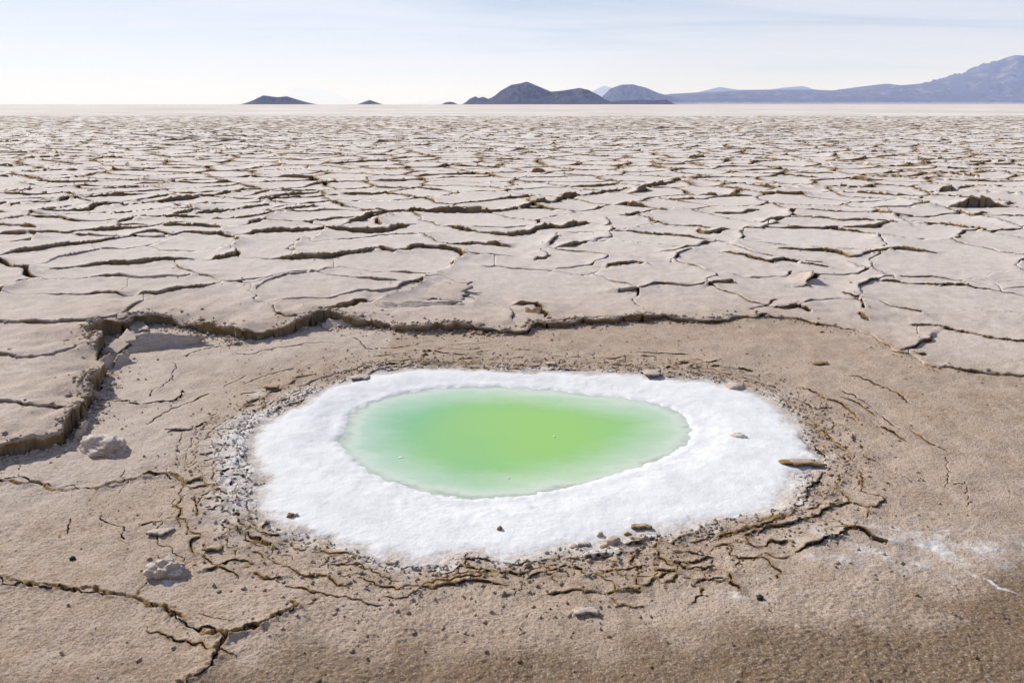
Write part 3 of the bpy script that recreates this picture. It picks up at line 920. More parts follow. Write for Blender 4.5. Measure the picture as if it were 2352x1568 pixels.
# mud pan
ang_w = fbm(Xn, Yn, 1.3, 3, .5, 50.)
flaky = np.exp(-np.clip(rim_d - .05, 0, 9) / 0.26) * ss(-.2, .35, fbm(Xn, Yn, 1.7, 2, .5, 60.) + .30) * ss(-.06, .05, rim_d)
# terraces: thin sheets that peel off in steps round the pool
rim_plain = poly_dist(rim, Xn + wx * .6, Yn + wy * .6)
ter = rim_plain * 7.5 + fbm(Xn, Yn, 1.5, 2, .5, 70.) * 1.3 + fbm(Xn, Yn, 8, 2, .5, 74.) * .22 + fbm(Xn, Yn, 28, 2, .6, 78.) * .10 * bl(28)[rs]
tq = np.floor(ter) + ss(0.90, 1.0, ter - np.floor(ter))
ter_n = ss(-.25, .45, fbm(Xn, Yn, 2.6, 2, .5, 175.) + .12)          # terraces come and go
ter_h = (tq - ter) * 0.026 * ter_n
def chips(x, y, size, seed):
    """broken chips: nearest and second nearest point of a jittered set; -> edge distance, height, id noise"""
    gx, gy = x / size, y / size
    ix, iy = np.floor(gx).astype(np.int64), np.floor(gy).astype(np.int64)
    f1 = np.full(x.shape, 9.); f2 = np.full(x.shape, 9.)
    hx = np.zeros(x.shape); lx = np.zeros(x.shape); ly = np.zeros(x.shape)
    for a in (-1, 0, 1):
        for b in (-1, 0, 1):
            h = _perm[_perm[(ix + a + seed) & 511] + ((iy + b) & 511)] & 511
            dx_ = ix + a + .5 + .9 * (_rx[h] - .5) - gx
            dy_ = iy + b + .5 + .9 * (_ry[h] - .5) - gy
            d_ = np.hypot(dx_, dy_)
            near = d_ < f1
            f2 = np.where(near, f1, np.minimum(f2, d_))
            hx = np.where(near, h, hx); lx = np.where(near, -dx_, lx); ly = np.where(near, -dy_, ly)
            f1 = np.where(near, d_, f1)
    hh = hx.astype(int)
    tilt = (_rx[(hh * 7 + 3) & 511] - .5) * lx + (_ry[(hh * 5 + 1) & 511] - .5) * ly
    return (f2 - f1) * size * .5, tilt * 1.3 + (_rx[(hh * 3 + 9) & 511] - .5), _ry[(hh * 11 + 5) & 511]
_rx, _ry = rng.random(512), rng.random(512)
wxx = Xn + fbm(Xn, Yn, 6, 2, .5, 81.) * .03 + fbm(Xn, Yn, 30, 2, .6, 83.) * .006; wyy = Yn + fbm(Xn, Yn, 6, 2, .5, 86.) * .03 + fbm(Xn, Yn, 30, 2, .6, 88.) * .006
c1d, c1h, c1r = chips(wxx * .75, wyy * 1.15, .085, 3)
c2d, c2h, c2r = chips(wxx * .85, wyy * 1.1, .042, 90)
lift1 = np.where(c1r > .35, c1h, c1h * .3)
fl_h = lift1 * .017 + .007 * np.exp(-c1d / .014) * (c1r - .3) - .004 * np.exp(-(c1d / .004) ** 2)
fl2_h = c2h * .009 * bl(14)[rs]
Zm = PAN_Z + 0.012 * ss(0.0, 1.2, rim_d) + ang_w * .012
band = np.clip(np.exp(-np.clip(rim_d - .1, 0, 9) / 0.55), 0, 1) * np.interp(Yn, [2.0, 2.6, 3.4], [.15, .5, 1])
Zm = Zm + ter_h * band * 0.35 + fl2_h * (0.10 + .5 * flaky) + LIP[rs]
# right and front of the pan: fine pitted mud
pits = fbm(Xn, Yn, 38, 3, .65, 101.)
calm = ss(-.25, .25, fbm(Xn, Yn, 1.2, 2, .5, 118.) + .12 - .25 * ss(3.2, 2.4, Yn))      # smoother patches
Zm = Zm + (np.abs(pits) * 0.007 * bl(38)[rs] + np.abs(fbm(Xn, Yn, 95, 2, .6, 113.)) * .0045 * bl(95)[rs] - np.abs(fbm(Xn, Yn, 24, 2, .6, 111.)) * 0.004 * bl(24)[rs]) * (1 - .62 * calm) * (1 - .75 * flaky)
Zm = Zm + g3[rs] * .006 + g1[rs] * .0022
seam_e = np.zeros_like(Xn)
for k, (p, hgt, wid) in enumerate(SEAMS):
    w = jag(ground_pts(p, PAN_Z), 0.35, 0.03, 400 + k)
    x0, x1 = w[:, 0].min() - .2, w[:, 0].max() + .2
    y0, y1 = w[:, 1].min() - .2, w[:, 1].max() + .2
    ra, rb = np.searchsorted(rowc, y0), min(Xn.shape[0], np.searchsorted(rowc, y1))
    if rb <= ra: continue
    sl = slice(ra, rb)
    d = poly_dist(w, Xn[sl], Yn[sl], closed=False)
    am = np.clip(.95 + .9 * fbm(Xn[sl], Yn[sl], 5, 2, .6, 120.), .35, 1.6)
    wid = wid * .85
    prof = np.exp(-(d / wid) ** 2)
    cut = np.exp(-(d / (wid * .35)) ** 2)
    lowside = ss(0, wid * 3, d)
    Zm[sl] += (prof * hgt * .7 * (1 + 1.2 * g1[sl] + .8 * g2[sl]) - cut * hgt * 1.5) * am
    seam_e[sl] = np.maximum(seam_e[sl], np.exp(-(d / (wid * .95)) ** 2) * np.clip(am, 0, 1))
# foot of the scarp: a little rubble slope
Zm = Zm + np.exp(-sc_d / 0.05) * (0.012 + g2[rs] * .012) * np.interp(Xn, [-3, 0, 2, 3], [1, .8, .6, .2])
# salt rim and pool bed
WATER_Z = -0.082
Zs = PAN_Z - 0.004 + 0.007 * ss(0.0, -0.12, rim_d) - 0.020 * ss(0.22, 0.0, pool_d) + g1[rs] * .0020 + g2[rs] * .0013 + g3[rs] * .0016
lipn = fbm(Xn, Yn, 16, 3, .6, 130.) * .5
Zs = Zs + .003 * np.exp(-((pool_d - .03) / .03) ** 2) * (1 + lipn)
bed = ss(0.03, -0.10, pool_d) * .026 + ss(0.0, -.5, pool_d) * .30
Zs = Zm * ss(-.05, 0, rim_d) + Zs * (1 - ss(-.05, 0, rim_d))
Zs = Zs - bed
Z = Zp.copy()
Zpan = full(Zm, 0.); Zsal = full(Zs, 0.)
Z = np.where(LAB == 0, Zpan, Z)
Z = np.where(LAB == 1, Zsal, Z)

MUD = np.where(in_pan, 1.0, 0.0)
# the plates next to the pan carry some of its mud
MUD = np.where(in_pan, 1, np.clip(0.55 * np.exp(-SCD / 0.5), 0, 1) + .25 * (1 - ss(5, 10, CY)))
MUD = np.where(in_pan & (CX < -.9), MUD - .45 * ss(.9, 0.25, SCD) , MUD)
SALTM = np.zeros((NR, NC))
dust = np.exp(-np.clip(RIMD, 0, 9) / 0.10) * .50
left_dust = ss(.42, .05, RIMD) * ss(-.75, -1.25, CX) * ss(5.2, 3.8, CY) * .50
SALTM = np.maximum(dust, left_dust)
SALTM = np.where(RIMD < 0, .40 + .80 * ss(0, -.20, RIMD), SALTM)
# pale efflorescence at the right
ex, ey = ground(2130, 1290, PAN_Z)
eff = np.exp(-(((CX - ex) / .75) ** 2 + ((CY - ey - .1) / .28) ** 2)) * .46
ex, ey = ground(1720, 1370, PAN_Z)
eff = np.maximum(eff, np.exp(-(((CX - ex) / .6) ** 2 + ((CY - ey) / .10) ** 2)) * .34)
ex, ey = ground(370, 1340, PAN_Z)
eff = np.maximum(eff, np.exp(-(((CX - ex) / .09) ** 2 + ((CY - ey) / .07) ** 2)) * .45)
ex, ey = ground(600, 900, PAN_Z)
eff = np.maximum(eff, np.exp(-(((CX - ex) / .10) ** 2 + ((CY - ey) / .10) ** 2)) * .5)
ex, ey = ground(1760, 905, PAN_Z)
eff = np.maximum(eff, np.exp(-(((CX - ex) / .25) ** 2 + ((CY - ey) / .2) ** 2)) * .45)
eff = eff * full(np.clip(.85 + .45 * fbm(Xn, Yn, 11, 4, .65, 460.), .3, 1.3), 1.)
vein = jag(ground_pts([(2205, 1310), (2240, 1325), (2265, 1332), (2290, 1350), (2330, 1362), (2380, 1372)], PAN_Z), .4, .02, 9)
vein2 = jag(ground_pts([(2085, 1245), (2150, 1262), (2175, 1290), (2200, 1310)], PAN_Z), .4, .02, 10)
dv = full(np.minimum(poly_dist(vein, Xn, Yn, closed=False), poly_dist(vein2, Xn, Yn, closed=False) + .004), 9.)
eff = np.maximum(eff, np.exp(-(dv / .008) ** 2) * .8 * full(np.clip(.6 + fbm(Xn, Yn, 9, 2, .6, 160.), 0, 1), 0.))
SALTM = np.where(in_pan & (RIMD >= 0), np.maximum(SALTM, eff), SALTM)
SALTM = np.where(in_pan, SALTM, 0)
# damp front: line across the foreground, deeper to the right
DL = np.array([ground(x, yv, PAN_Z) for x, yv in [(-300, 1520), (0, 1490), (300, 1490), (520, 1480), (700, 1440), (950, 1430), (1200, 1440), (1450, 1420), (1700, 1402), (1900, 1392), (2050, 1378), (2180, 1350), (2260, 1300), (2320, 1240), (2500, 1050)]])
dline = np.interp(CX, DL[:, 0], DL[:, 1])
wob = fbm(CX, CY, 3.0, 3, .55, 140.) * .10
DAMPM = ss(.12, -.28, CY - dline + wob) * np.interp(CX, [-2.2, -.8, 0, 1.5], [.75, .8, .9, 1.0])
DAMPM = np.maximum(DAMPM, ss(2.0, 3.3, CX) * ss(5.6, 3.8, CY) * .35)
DAMPM = np.where(in_pan, DAMPM, 0)

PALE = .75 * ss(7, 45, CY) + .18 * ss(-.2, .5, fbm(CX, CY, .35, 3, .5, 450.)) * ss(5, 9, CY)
EDGE = np.clip(rough_edge * np.clip(GAPW / .010, .15, 1.2), 0, 1)
EDGE = np.where(in_pan, 0, EDGE)
slope_t = .5 * full(ss(.84, .92, ter - np.floor(ter)) * ss(.15, .5, band) * ss(.1, .5, ter_n), 0.)
is_fl = (CID >= FLAKE0) & (CID < FLAKE1)
slope_f = np.where(is_fl, np.exp(-(D / .010) ** 2) * np.clip(STEP / .007, .3, 1.1), 0)
EDGE = np.where(LAB == 0, np.clip(np.maximum(np.maximum(slope_t, slope_f) * .85, full(seam_e, 0.) * .95) + .8 * np.exp(-SCD / .04) * np.clip(.6 + fbm(CX, CY, 6, 3, .6, 420.), 0, 1.2), 0, 1), EDGE)
EDGE = np.where((LAB >= 2) & (SCD < .2), np.maximum(EDGE, .85 * np.exp(-SCD / .035) * np.clip(.5 + fbm(CX, CY, 5, 3, .6, 430.) + .3 * ss(0, 1.2, CX), 0, 1.1)), EDGE)
EDGE = np.where(LAB == 0, np.maximum(EDGE, full(np.exp(-np.clip(rim_d, 0, 9) / .45) * .75 * ss(.12, .55, fbm(Xn, Yn, 26, 3, .65, 440.)) * ss(-.3, .3, fbm(Xn, Yn, 2.4, 2, .5, 445.)), 0.)), EDGE)
EDGE = np.where(LAB == 1, 0, EDGE)

# ------------------------------------------------------------------ split into objects
valid = LAB >= 0
vl = LAB[valid]
rr_, cc_ = np.nonzero(valid)
W = NC + 1
corners = np.stack([rr_ * W + cc_, rr_ * W + cc_ + 1, (rr_ + 1) * W + cc_ + 1, (rr_ + 1) * W + cc_], 1)
NV = (NR + 1) * W
# edges between cells that are closed: another piece, or a crack that runs between the two
near_c = (D < 1.9 * BAR) & INTR & np.where(LAB >= 2, (STEP > .004) | (GAPW > .004), (STEP > .002) & (LAB == 0))
def cut(a, b):
    return near_c[a] & near_c[b] & (SGN[a] != SGN[b]) & (CID[a] == CID[b])
closedH = np.ones((NR + 1, NC), bool); closedV = np.ones((NR, NC + 1), bool)
lo_, hi_ = (slice(None, -1), slice(None)), (slice(1, None), slice(None))
closedH[1:-1] = (LAB[lo_] != LAB[hi_]) | cut(lo_, hi_)
le_, ri_ = (slice(None), slice(None, -1)), (slice(None), slice(1, None))
closedV[:, 1:-1] = (LAB[le_] != LAB[ri_]) | cut(le_, ri_)
# groups of connected cells round every grid point
pv = np.pad(closedV, ((1, 1), (0, 0)), constant_values=True)       # (NR+2, NC+1)
ph = np.pad(closedH, ((0, 0), (1, 1)), constant_values=True)       # (NR+1, NC+2)
l01 = ~pv[:-1]; l12 = ~ph[:, 1:]; l23 = ~pv[1:]; l30 = ~ph[:, :-1]
g0 = np.zeros((NR + 1, NC + 1), np.int64)
g1_ = g0 + ~l01; g2_ = g1_ + ~l12; g3_ = g2_ + ~l23
wrap = l30 & (g3_ > 0)
G3 = g3_.copy()
g1_ = np.where(wrap & (g1_ == G3), 0, g1_); g2_ = np.where(wrap & (g2_ == G3), 0, g2_); g3_ = np.where(wrap, 0, g3_)
split = np.zeros(corners.shape, np.int64)
split[:, 0] = g2_.ravel()[corners[:, 0]]          # the cell is the later one in both directions there
split[:, 1] = g3_.ravel()[corners[:, 1]]
split[:, 2] = g0.ravel()[corners[:, 2]]
split[:, 3] = g1_.ravel()[corners[:, 3]]
key = ((vl[:, None] * 4 + split) * NV + corners).ravel()
uk, kinv = np.unique(key, return_inverse=True)
quad = kinv.reshape(-1, 4)
cntv = np.bincount(kinv, minlength=len(uk)).astype(float)
def tov(a):
    return np.bincount(kinv, weights=np.repeat(a[valid], 4), minlength=len(uk)) / cntv
vid = uk % NV
vlab = uk // NV // 4
# smooth the outlines of the pieces, which follow the cells in small steps
def smooth_outline():
    hd = np.zeros((NR + 1, NC + 1), bool)
    ea_, eb_ = [], []
    gid = np.arange((NR + 1) * W).reshape(NR + 1, W)
    m = closedH[1:-1]
    ea_.append(gid[1:-1, :-1][m]); eb_.append(gid[1:-1, 1:][m])
    m = closedV[:, 1:-1]
    ea_.append(gid[:-1, 1:-1][m]); eb_.append(gid[1:, 1:-1][m])
    a = np.concatenate(ea_); b = np.concatenate(eb_)
    X, Y = GX.ravel(), GY.ravel()
    n = np.bincount(np.concatenate([a, b]), minlength=len(X)).astype(float)
    hit = n >= 2
    for it in range(4):
        sx = np.bincount(a, weights=X[b], minlength=len(X)) + np.bincount(b, weights=X[a], minlength=len(X))
        sy = np.bincount(a, weights=Y[b], minlength=len(X)) + np.bincount(b, weights=Y[a], minlength=len(X))
        X = np.where(hit, .45 * X + .55 * sx / np.maximum(n, 1), X)
        Y = np.where(hit, .45 * Y + .55 * sy / np.maximum(n, 1), Y)
    return X, Y
SX_, SY_ = smooth_outline()
VX, VY = SX_[vid], SY_[vid]
VZ = tov(Z)
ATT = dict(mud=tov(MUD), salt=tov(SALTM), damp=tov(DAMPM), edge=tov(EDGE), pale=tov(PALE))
INX = tov(CX) - VX; INY = tov(CY) - VY

# boundary edges of plates -> walls
cell_no = np.full((NR, NC), -1, np.int64); cell_no[valid] = np.arange(len(vl))
b_edges = []
for cl, (k0, k1) in ((closedH[:-1], (0, 1)), (closedV[:, 1:], (1, 2)), (closedH[1:], (2, 3)), (closedV[:, :-1], (3, 0))):
    m = ((LAB >= 2) & cl) | ((LAB == 0) & cl & near_c)
    cn = cell_no[m]
    b_edges.append(np.stack([quad[cn, k0], quad[cn, k1]], 1))
b_edges = np.concatenate(b_edges)
bv, binv = np.unique(b_edges.ravel(), return_inverse=True)
binv = binv.reshape(-1, 2)
inl = np.hypot(INX[bv], INY[bv]) + 1e-6
inx, iny = INX[bv] / inl, INY[bv] / inl
n0 = len(uk); nb = len(bv)
# draw the two sides of a crack apart
gapv = tov(np.where(D < .01 + 1.8 * BAR, GAPW, 0))[bv]
pull = np.minimum(gapv * .6, .38 * (np.abs(inx) * np.interp(VY[bv], rows, dxr) + np.abs(iny) * np.interp(VY[bv], rows, dyr)))
VX[bv] += inx * pull; VY[bv] += iny * pull
ztop = VZ[bv]
thin = vlab[bv] < 2                      # sheets of the mud pan
zbot = np.where(thin, ztop - .035, np.minimum(ztop - .06, -0.17))
bx, by = VX[bv], VY[bv]
cell_w = np.interp(by, rows, dxr)
LV = 3
dn_ = [.012, .040, None]
under = [.0, .022, .050]
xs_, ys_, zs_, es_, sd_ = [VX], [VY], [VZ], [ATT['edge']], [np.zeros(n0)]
th_ = np.clip(1 + .9 * fbm(bx, by, 3.5, 2, .5, 230.), .4, 2)
nz_k = np.interp(by, [2, 4, 9, 20], [1.0, 1.3, .8, .45])
tall = ss(.02, .07, ztop - (PAN_Z + .02))           # the high ledge is thicker and less undercut
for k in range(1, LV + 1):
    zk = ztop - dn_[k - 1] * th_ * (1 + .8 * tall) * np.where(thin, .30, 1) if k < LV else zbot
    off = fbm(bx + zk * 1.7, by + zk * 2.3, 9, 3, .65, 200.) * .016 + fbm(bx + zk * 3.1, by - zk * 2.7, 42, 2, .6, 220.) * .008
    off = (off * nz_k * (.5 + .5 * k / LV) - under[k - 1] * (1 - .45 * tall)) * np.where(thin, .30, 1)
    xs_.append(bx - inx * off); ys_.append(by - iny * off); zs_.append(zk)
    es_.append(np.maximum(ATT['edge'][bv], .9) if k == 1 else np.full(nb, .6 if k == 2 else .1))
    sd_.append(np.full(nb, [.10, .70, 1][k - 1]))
VX2 = np.concatenate(xs_); VY2 = np.concatenate(ys_); VZ2 = np.concatenate(zs_)
vlab2 = np.concatenate([vlab] + [vlab[bv]] * LV)
att2 = {k: np.concatenate([v] + [v[bv] * (.5 if q == 0 else 0) for q in range(LV)]) for k, v in ATT.items()}
att2['edge'] = np.concatenate(es_)
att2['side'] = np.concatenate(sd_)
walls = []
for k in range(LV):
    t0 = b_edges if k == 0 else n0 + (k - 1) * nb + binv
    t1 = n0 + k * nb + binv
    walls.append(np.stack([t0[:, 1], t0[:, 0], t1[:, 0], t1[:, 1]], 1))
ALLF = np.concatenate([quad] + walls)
flab = vlab2[ALLF[:, 0]]

# ------------------------------------------------------------------ ground: sheet under the plates, sides and the far plain
def ground_sheet():
    ys = [-60, -20, -6, -2, 0.2, 1, 2, 3, 4, 5, 6, 8, 10, 13, 17, 22, 28, 36, 46, 58, 66, 80, 95, Y_END - 1.5, Y_END - .5, 125, 160, 230, 350, 600, 1000, 2000, 4000, 8000, 16000, 32000, 60000, 120000, 255000]
    vs, fs, soil = [], [], []
    un = UMAX
    cols = [-60, -8, -3, -1.4, -un - .03, -un + .004, -un * .5, 0, un * .5, un - .004, un + .03, 1.4, 3, 8, 60]
    for yv in ys:
        dep = max(yv, 0.2) * CP + H * SP
        for u in cols:
            x = u * dep if yv > 60 else u * (dep + (0 if abs(u) <= un + .05 else 2))
            x = max(-258000, min(258000, x))
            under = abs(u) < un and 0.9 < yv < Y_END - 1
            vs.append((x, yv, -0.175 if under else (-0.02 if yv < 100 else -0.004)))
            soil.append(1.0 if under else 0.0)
    m = len(cols)
    for i in range(len(ys) - 1):
        for j in range(m - 1):
            a = i * m + j
            fs.append((a, a + 1, a + m + 1, a + m))
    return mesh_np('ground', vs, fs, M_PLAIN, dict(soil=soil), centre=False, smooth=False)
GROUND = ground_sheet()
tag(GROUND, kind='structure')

order = np.argsort(flab, kind='stable')
flab_s = flab[order]; ALLF_s = ALLF[order]
def build(lbls, name, parent=None):
    m = np.isin(flab_s, lbls) if len(lbls) > 1 else slice(np.searchsorted(flab_s, lbls[0]), np.searchsorted(flab_s, lbls[0], 'right'))
    f = ALLF_s[m]
    used, fi = np.unique(f.ravel(), return_inverse=True)
    v = np.stack([VX2[used], VY2[used], VZ2[used]], 1)
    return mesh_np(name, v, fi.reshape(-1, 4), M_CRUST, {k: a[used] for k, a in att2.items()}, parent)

pan = build([0], 'mud_pan'); tag(pan, kind='structure')
rim_o = build([1], 'salt_rim'); tag(rim_o, kind='structure')

pl, pcnt = np.unique(LAB[LAB >= 2], return_counts=True)
pord = np.argsort(-pcnt)
for l in pl[pord[:300]]:
    build([int(l)], 'crust_plate', GROUND)
rest = pl[pord[300:]]
if len(rest):
    o = build(rest, 'crust_fragments', GROUND); tag(o, kind='stuff')

# ------------------------------------------------------------------ water
def make_water():
    mk = np.zeros((NR, NC), bool)
    mk[rs] = pool_d < 0.03
    r, c = np.nonzero(mk)
    cr = np.stack([r * W + c, r * W + c + 1, (r + 1) * W + c + 1, (r + 1) * W + c], 1)
    u, iv = np.unique(cr.ravel(), return_inverse=True)
    dv_ = np.bincount(iv, weights=np.repeat(POOLD[r, c], 4)) / np.bincount(iv)
    x, yv = GX.ravel()[u], GY.ravel()[u]
    v = np.stack([x, yv, np.full(len(u), WATER_Z)], 1)
    x0, x1 = pool[:, 0].min(), pool[:, 0].max()
    xc = x0 + .60 * (x1 - x0)
    dep = np.clip(-dv_ / .50, 0, 1) ** .9 * (1 - .30 * ss(xc, x1, x)) * (1 - .18 * ss(xc, x0, x))
    xw = x + fbm(x, yv, 1.5, 2, .5, 5.) * .22
    drift = ss(x0 + .1, xc, xw) * (1 - .45 * ss(xc + .1, x1, xw)) * (.55 + .45 * ss(.1, .45, -dv_))
    o = mesh_np('water', v, iv.reshape(-1, 4), M_WATER, dict(depth=dep, drift=drift))
    return tag(o, kind='structure')
make_water()

# ------------------------------------------------------------------ hills on the horizon
def hill(name, prof, dist, label, seed, thick=None, pale=0.0, rough=.16, grid=(150, 46), base_y=240.0):
    xs = np.array([p[0] for p in prof], float); ys_ = np.array([max(base_y - p[1], 0) for p in prof], float)
    k = dist / (F / CP) / 1.0                      # metres per survey px at that distance
    k = dist * CP * CP / F
    nx, ny = grid
    X = np.linspace(xs[0] - 6, xs[-1] + 6, nx)
    hp = np.interp(X, np.concatenate([[xs[0] - 6], xs, [xs[-1] + 6]]), np.concatenate([[0], ys_, [0]]))
    ker = np.array([.25, .5, .25]); hp = np.convolve(np.pad(hp, 1, mode='edge'), ker, 'valid')
    hgt = hp * k * 1.05
    T = thick or max(hgt.max() * 3.2, (xs[-1] - xs[0]) * k * .18)
    tv = np.linspace(-1, 1, ny)
    wx_ = (X - 1176) * dist / F * CP * 1.0
    wx_ = (X - 1176) / F * dist * CP
    TX, TT = np.meshgrid(wx_, tv)
    HH = np.repeat(hgt[None, :], ny, 0)
    cross = np.clip(1 - np.abs(TT) ** 1.35, 0, 1)
    S = hgt.max() + 1
    nz = 1 - np.abs(fbm(TX / S, TT * T / S, 1.3, 5, .55, seed)) * 1.6
    nz2 = fbm(TX / S, TT * T / S, 3.1, 4, .6, seed + 9)
    crest = np.exp(-(TT / .16) ** 2)
    Zh = HH * cross * (1 - (1 - crest) * rough * 2.2 * (1 - nz)) + HH * nz2 * rough * .35 * (1 - crest) * cross
    YY = dist + TT * T
    v = np.stack([TX.ravel(), YY.ravel(), np.where((np.abs(TT) > .999).ravel(), -.5, Zh.ravel() - .1)], 1)
    i, j = np.meshgrid(np.arange(ny - 1), np.arange(nx - 1), indexing='ij')
    a = (i * nx + j).ravel()
    f = np.stack([a, a + 1, a + nx + 1, a + nx], 1)
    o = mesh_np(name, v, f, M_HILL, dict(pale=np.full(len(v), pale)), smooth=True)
    return tag(o, label, None, None, 'structure')

hill('hill', [(568, 238), (580, 232), (607, 220), (640, 224), (660, 222), (690, 231), (712, 237)], 9000, 'dark flat-topped island hill far left on the horizon', 3)
hill('hill', [(826, 238), (840, 233), (850, 230), (862, 234), (873, 238)], 9500, 'small dark island hill between the flat-topped island and the big peak', 5, grid=(60, 24))
hill('hill', [(1018, 238), (1024, 235), (1035, 234), (1042, 235), (1048, 238)], 9500, 'tiny dark islet left of the big twin-humped hill', 6, grid=(50, 20))
hill('hill', [(1070, 237), (1078, 228), (1092, 222), (1100, 226), (1110, 223), (1122, 228), (1135, 222), (1150, 210), (1175, 197), (1195, 194), (1210, 190), (1225, 196), (1240, 202), (1265, 212), (1290, 210), (1330, 204), (1350, 208), (1375, 220), (1398, 235)], 10000, 'big dark twin-humped hill in the middle of the horizon', 8, grid=(220, 60))
hill('hill', [(1385, 236), (1430, 231), (1480, 229), (1500, 231), (1530, 229), (1545, 237)], 9800, 'low dark spit of land at the right foot of the big hill', 12, grid=(90, 24))
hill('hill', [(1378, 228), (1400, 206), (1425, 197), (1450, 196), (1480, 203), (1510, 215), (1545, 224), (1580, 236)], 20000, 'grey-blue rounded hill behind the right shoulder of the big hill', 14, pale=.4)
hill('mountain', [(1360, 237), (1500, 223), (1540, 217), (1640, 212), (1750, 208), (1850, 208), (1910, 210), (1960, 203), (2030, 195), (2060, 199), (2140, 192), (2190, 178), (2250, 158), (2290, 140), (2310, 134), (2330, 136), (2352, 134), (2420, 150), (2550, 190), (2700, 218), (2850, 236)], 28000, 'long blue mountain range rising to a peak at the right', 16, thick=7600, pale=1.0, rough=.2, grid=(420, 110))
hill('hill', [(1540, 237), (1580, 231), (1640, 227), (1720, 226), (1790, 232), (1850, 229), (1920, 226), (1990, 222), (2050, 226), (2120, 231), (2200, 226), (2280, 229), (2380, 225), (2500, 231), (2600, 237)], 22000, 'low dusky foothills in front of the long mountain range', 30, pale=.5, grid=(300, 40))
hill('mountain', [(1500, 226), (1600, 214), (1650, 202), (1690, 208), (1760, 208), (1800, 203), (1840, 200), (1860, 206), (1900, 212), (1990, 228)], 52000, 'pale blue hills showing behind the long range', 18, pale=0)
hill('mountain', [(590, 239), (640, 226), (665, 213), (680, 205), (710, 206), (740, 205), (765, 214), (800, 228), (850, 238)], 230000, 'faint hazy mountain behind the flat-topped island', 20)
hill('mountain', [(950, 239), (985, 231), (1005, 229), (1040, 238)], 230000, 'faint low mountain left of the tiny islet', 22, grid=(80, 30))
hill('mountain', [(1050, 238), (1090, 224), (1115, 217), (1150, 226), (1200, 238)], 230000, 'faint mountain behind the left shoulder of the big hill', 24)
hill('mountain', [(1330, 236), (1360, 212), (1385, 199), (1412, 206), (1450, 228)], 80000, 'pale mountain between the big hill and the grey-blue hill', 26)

# ------------------------------------------------------------------ haze
def make_haze():
    bm = bmesh.new()
    bmesh.ops.create_cube(bm, size=1.0)
    me = bpy.data.meshes.new('haze'); bm.to_mesh(me); bm.free()
    o = bpy.data.objects.new('haze', me)
    o.scale = (524000, 524000, 3602)
    o.location = (0, 0, 1801 - 2)
    C.objects.link(o)
    m = bpy.data.materials.new('haze_air'); m.use_nodes = True
    nt = m.node_tree; nt.nodes.clear()
    out = nt.nodes.new('ShaderNodeOutputMaterial')
    v = nt.nodes.new('ShaderNodeVolumePrincipled')
    v.inputs['Color'].default_value = (0.43, 0.54, 1.0, 1)
    v.inputs['Absorption Color'].default_value = (1, 1, 1, 1)
    v.inputs['Density'].default_value = 2.8e-5
    v.inputs['Anisotropy'].default_value = 0.05
    nt.links.new(v.outputs[0], out.inputs['Volume'])
    try: m.cycles.volume_sampling = 'DISTANCE'
    except Exception: pass
    me.materials.append(m)
    tag(o, kind='stuff')
make_haze()

# ------------------------------------------------------------------ stones, slabs, scraps
def lump_mesh(name, sx, sy, sz, seed, sub=3, flat=.35, rough=.3, sharp=0.0):
    bm = bmesh.new()
    bmesh.ops.create_icosphere(bm, subdivisions=sub, radius=1)
    r = np.random.default_rng(seed)
    o = r.random(3) * 50
    from mathutils import noise
    for v in bm.verts:
        n = v.co.normalized()
        d = noise.fractal(n * 1.6 + Vector(o), .8, 2.0, 5) * rough
        d += noise.noise(n * 7 + Vector(o)) * rough * .18
        if sharp:
            cell = noise.voronoi(n * 1.5 + Vector(o))[0]
            d += (cell[1] - cell[0] - .4) * sharp
        p = n * (1 + d)
        p.z = max(p.z, -flat)
        v.co = (p.x * sx, p.y * sy, p.z * sz)
    me = bpy.data.meshes.new(name); bm.to_mesh(me); bm.free()
    for p in me.polygons: p.use_smooth = True
    return me

def surface_z(x, y):
    """height of the built ground at a point"""
    i = np.searchsorted(rowc, y); i = int(np.clip(i, 1, NR - 1))
    j = int(np.clip((x / depc[i] + UMAX) / (us[1] - us[0]), 1, NC - 2))
    blk = Z[max(0, i - 2):i + 3, max(0, j - 2):j + 3]
    return float(np.median(blk))

def stone(X, Y, wpx, hpx, label, cat='stone', mat=None, seed=1, name='stone', asp=.7, sink=.25, rough=.3, sub=3, sharp=.0, rz=None, group=None):
    x, yv = ground(X, Y, PAN_Z)
    s = px_size(X, Y, PAN_Z)
    sx = wpx * s / 2; sz = hpx * s / 2; sy = sx * asp
    me = lump_mesh(name, sx, sy, sz, seed, sub, rough=rough, sharp=sharp)
    me.materials.append(mat or M_STONE)
    o = bpy.data.objects.new(name, me)
    o.location = (x, yv, surface_z(x, yv) + sz * .35 - sz * sink)
    o.rotation_euler = (0, 0, rz if rz is not None else (seed * 1.7) % 1.0 - .5)
    C.objects.link(o)
    return tag(o, label, cat, group)

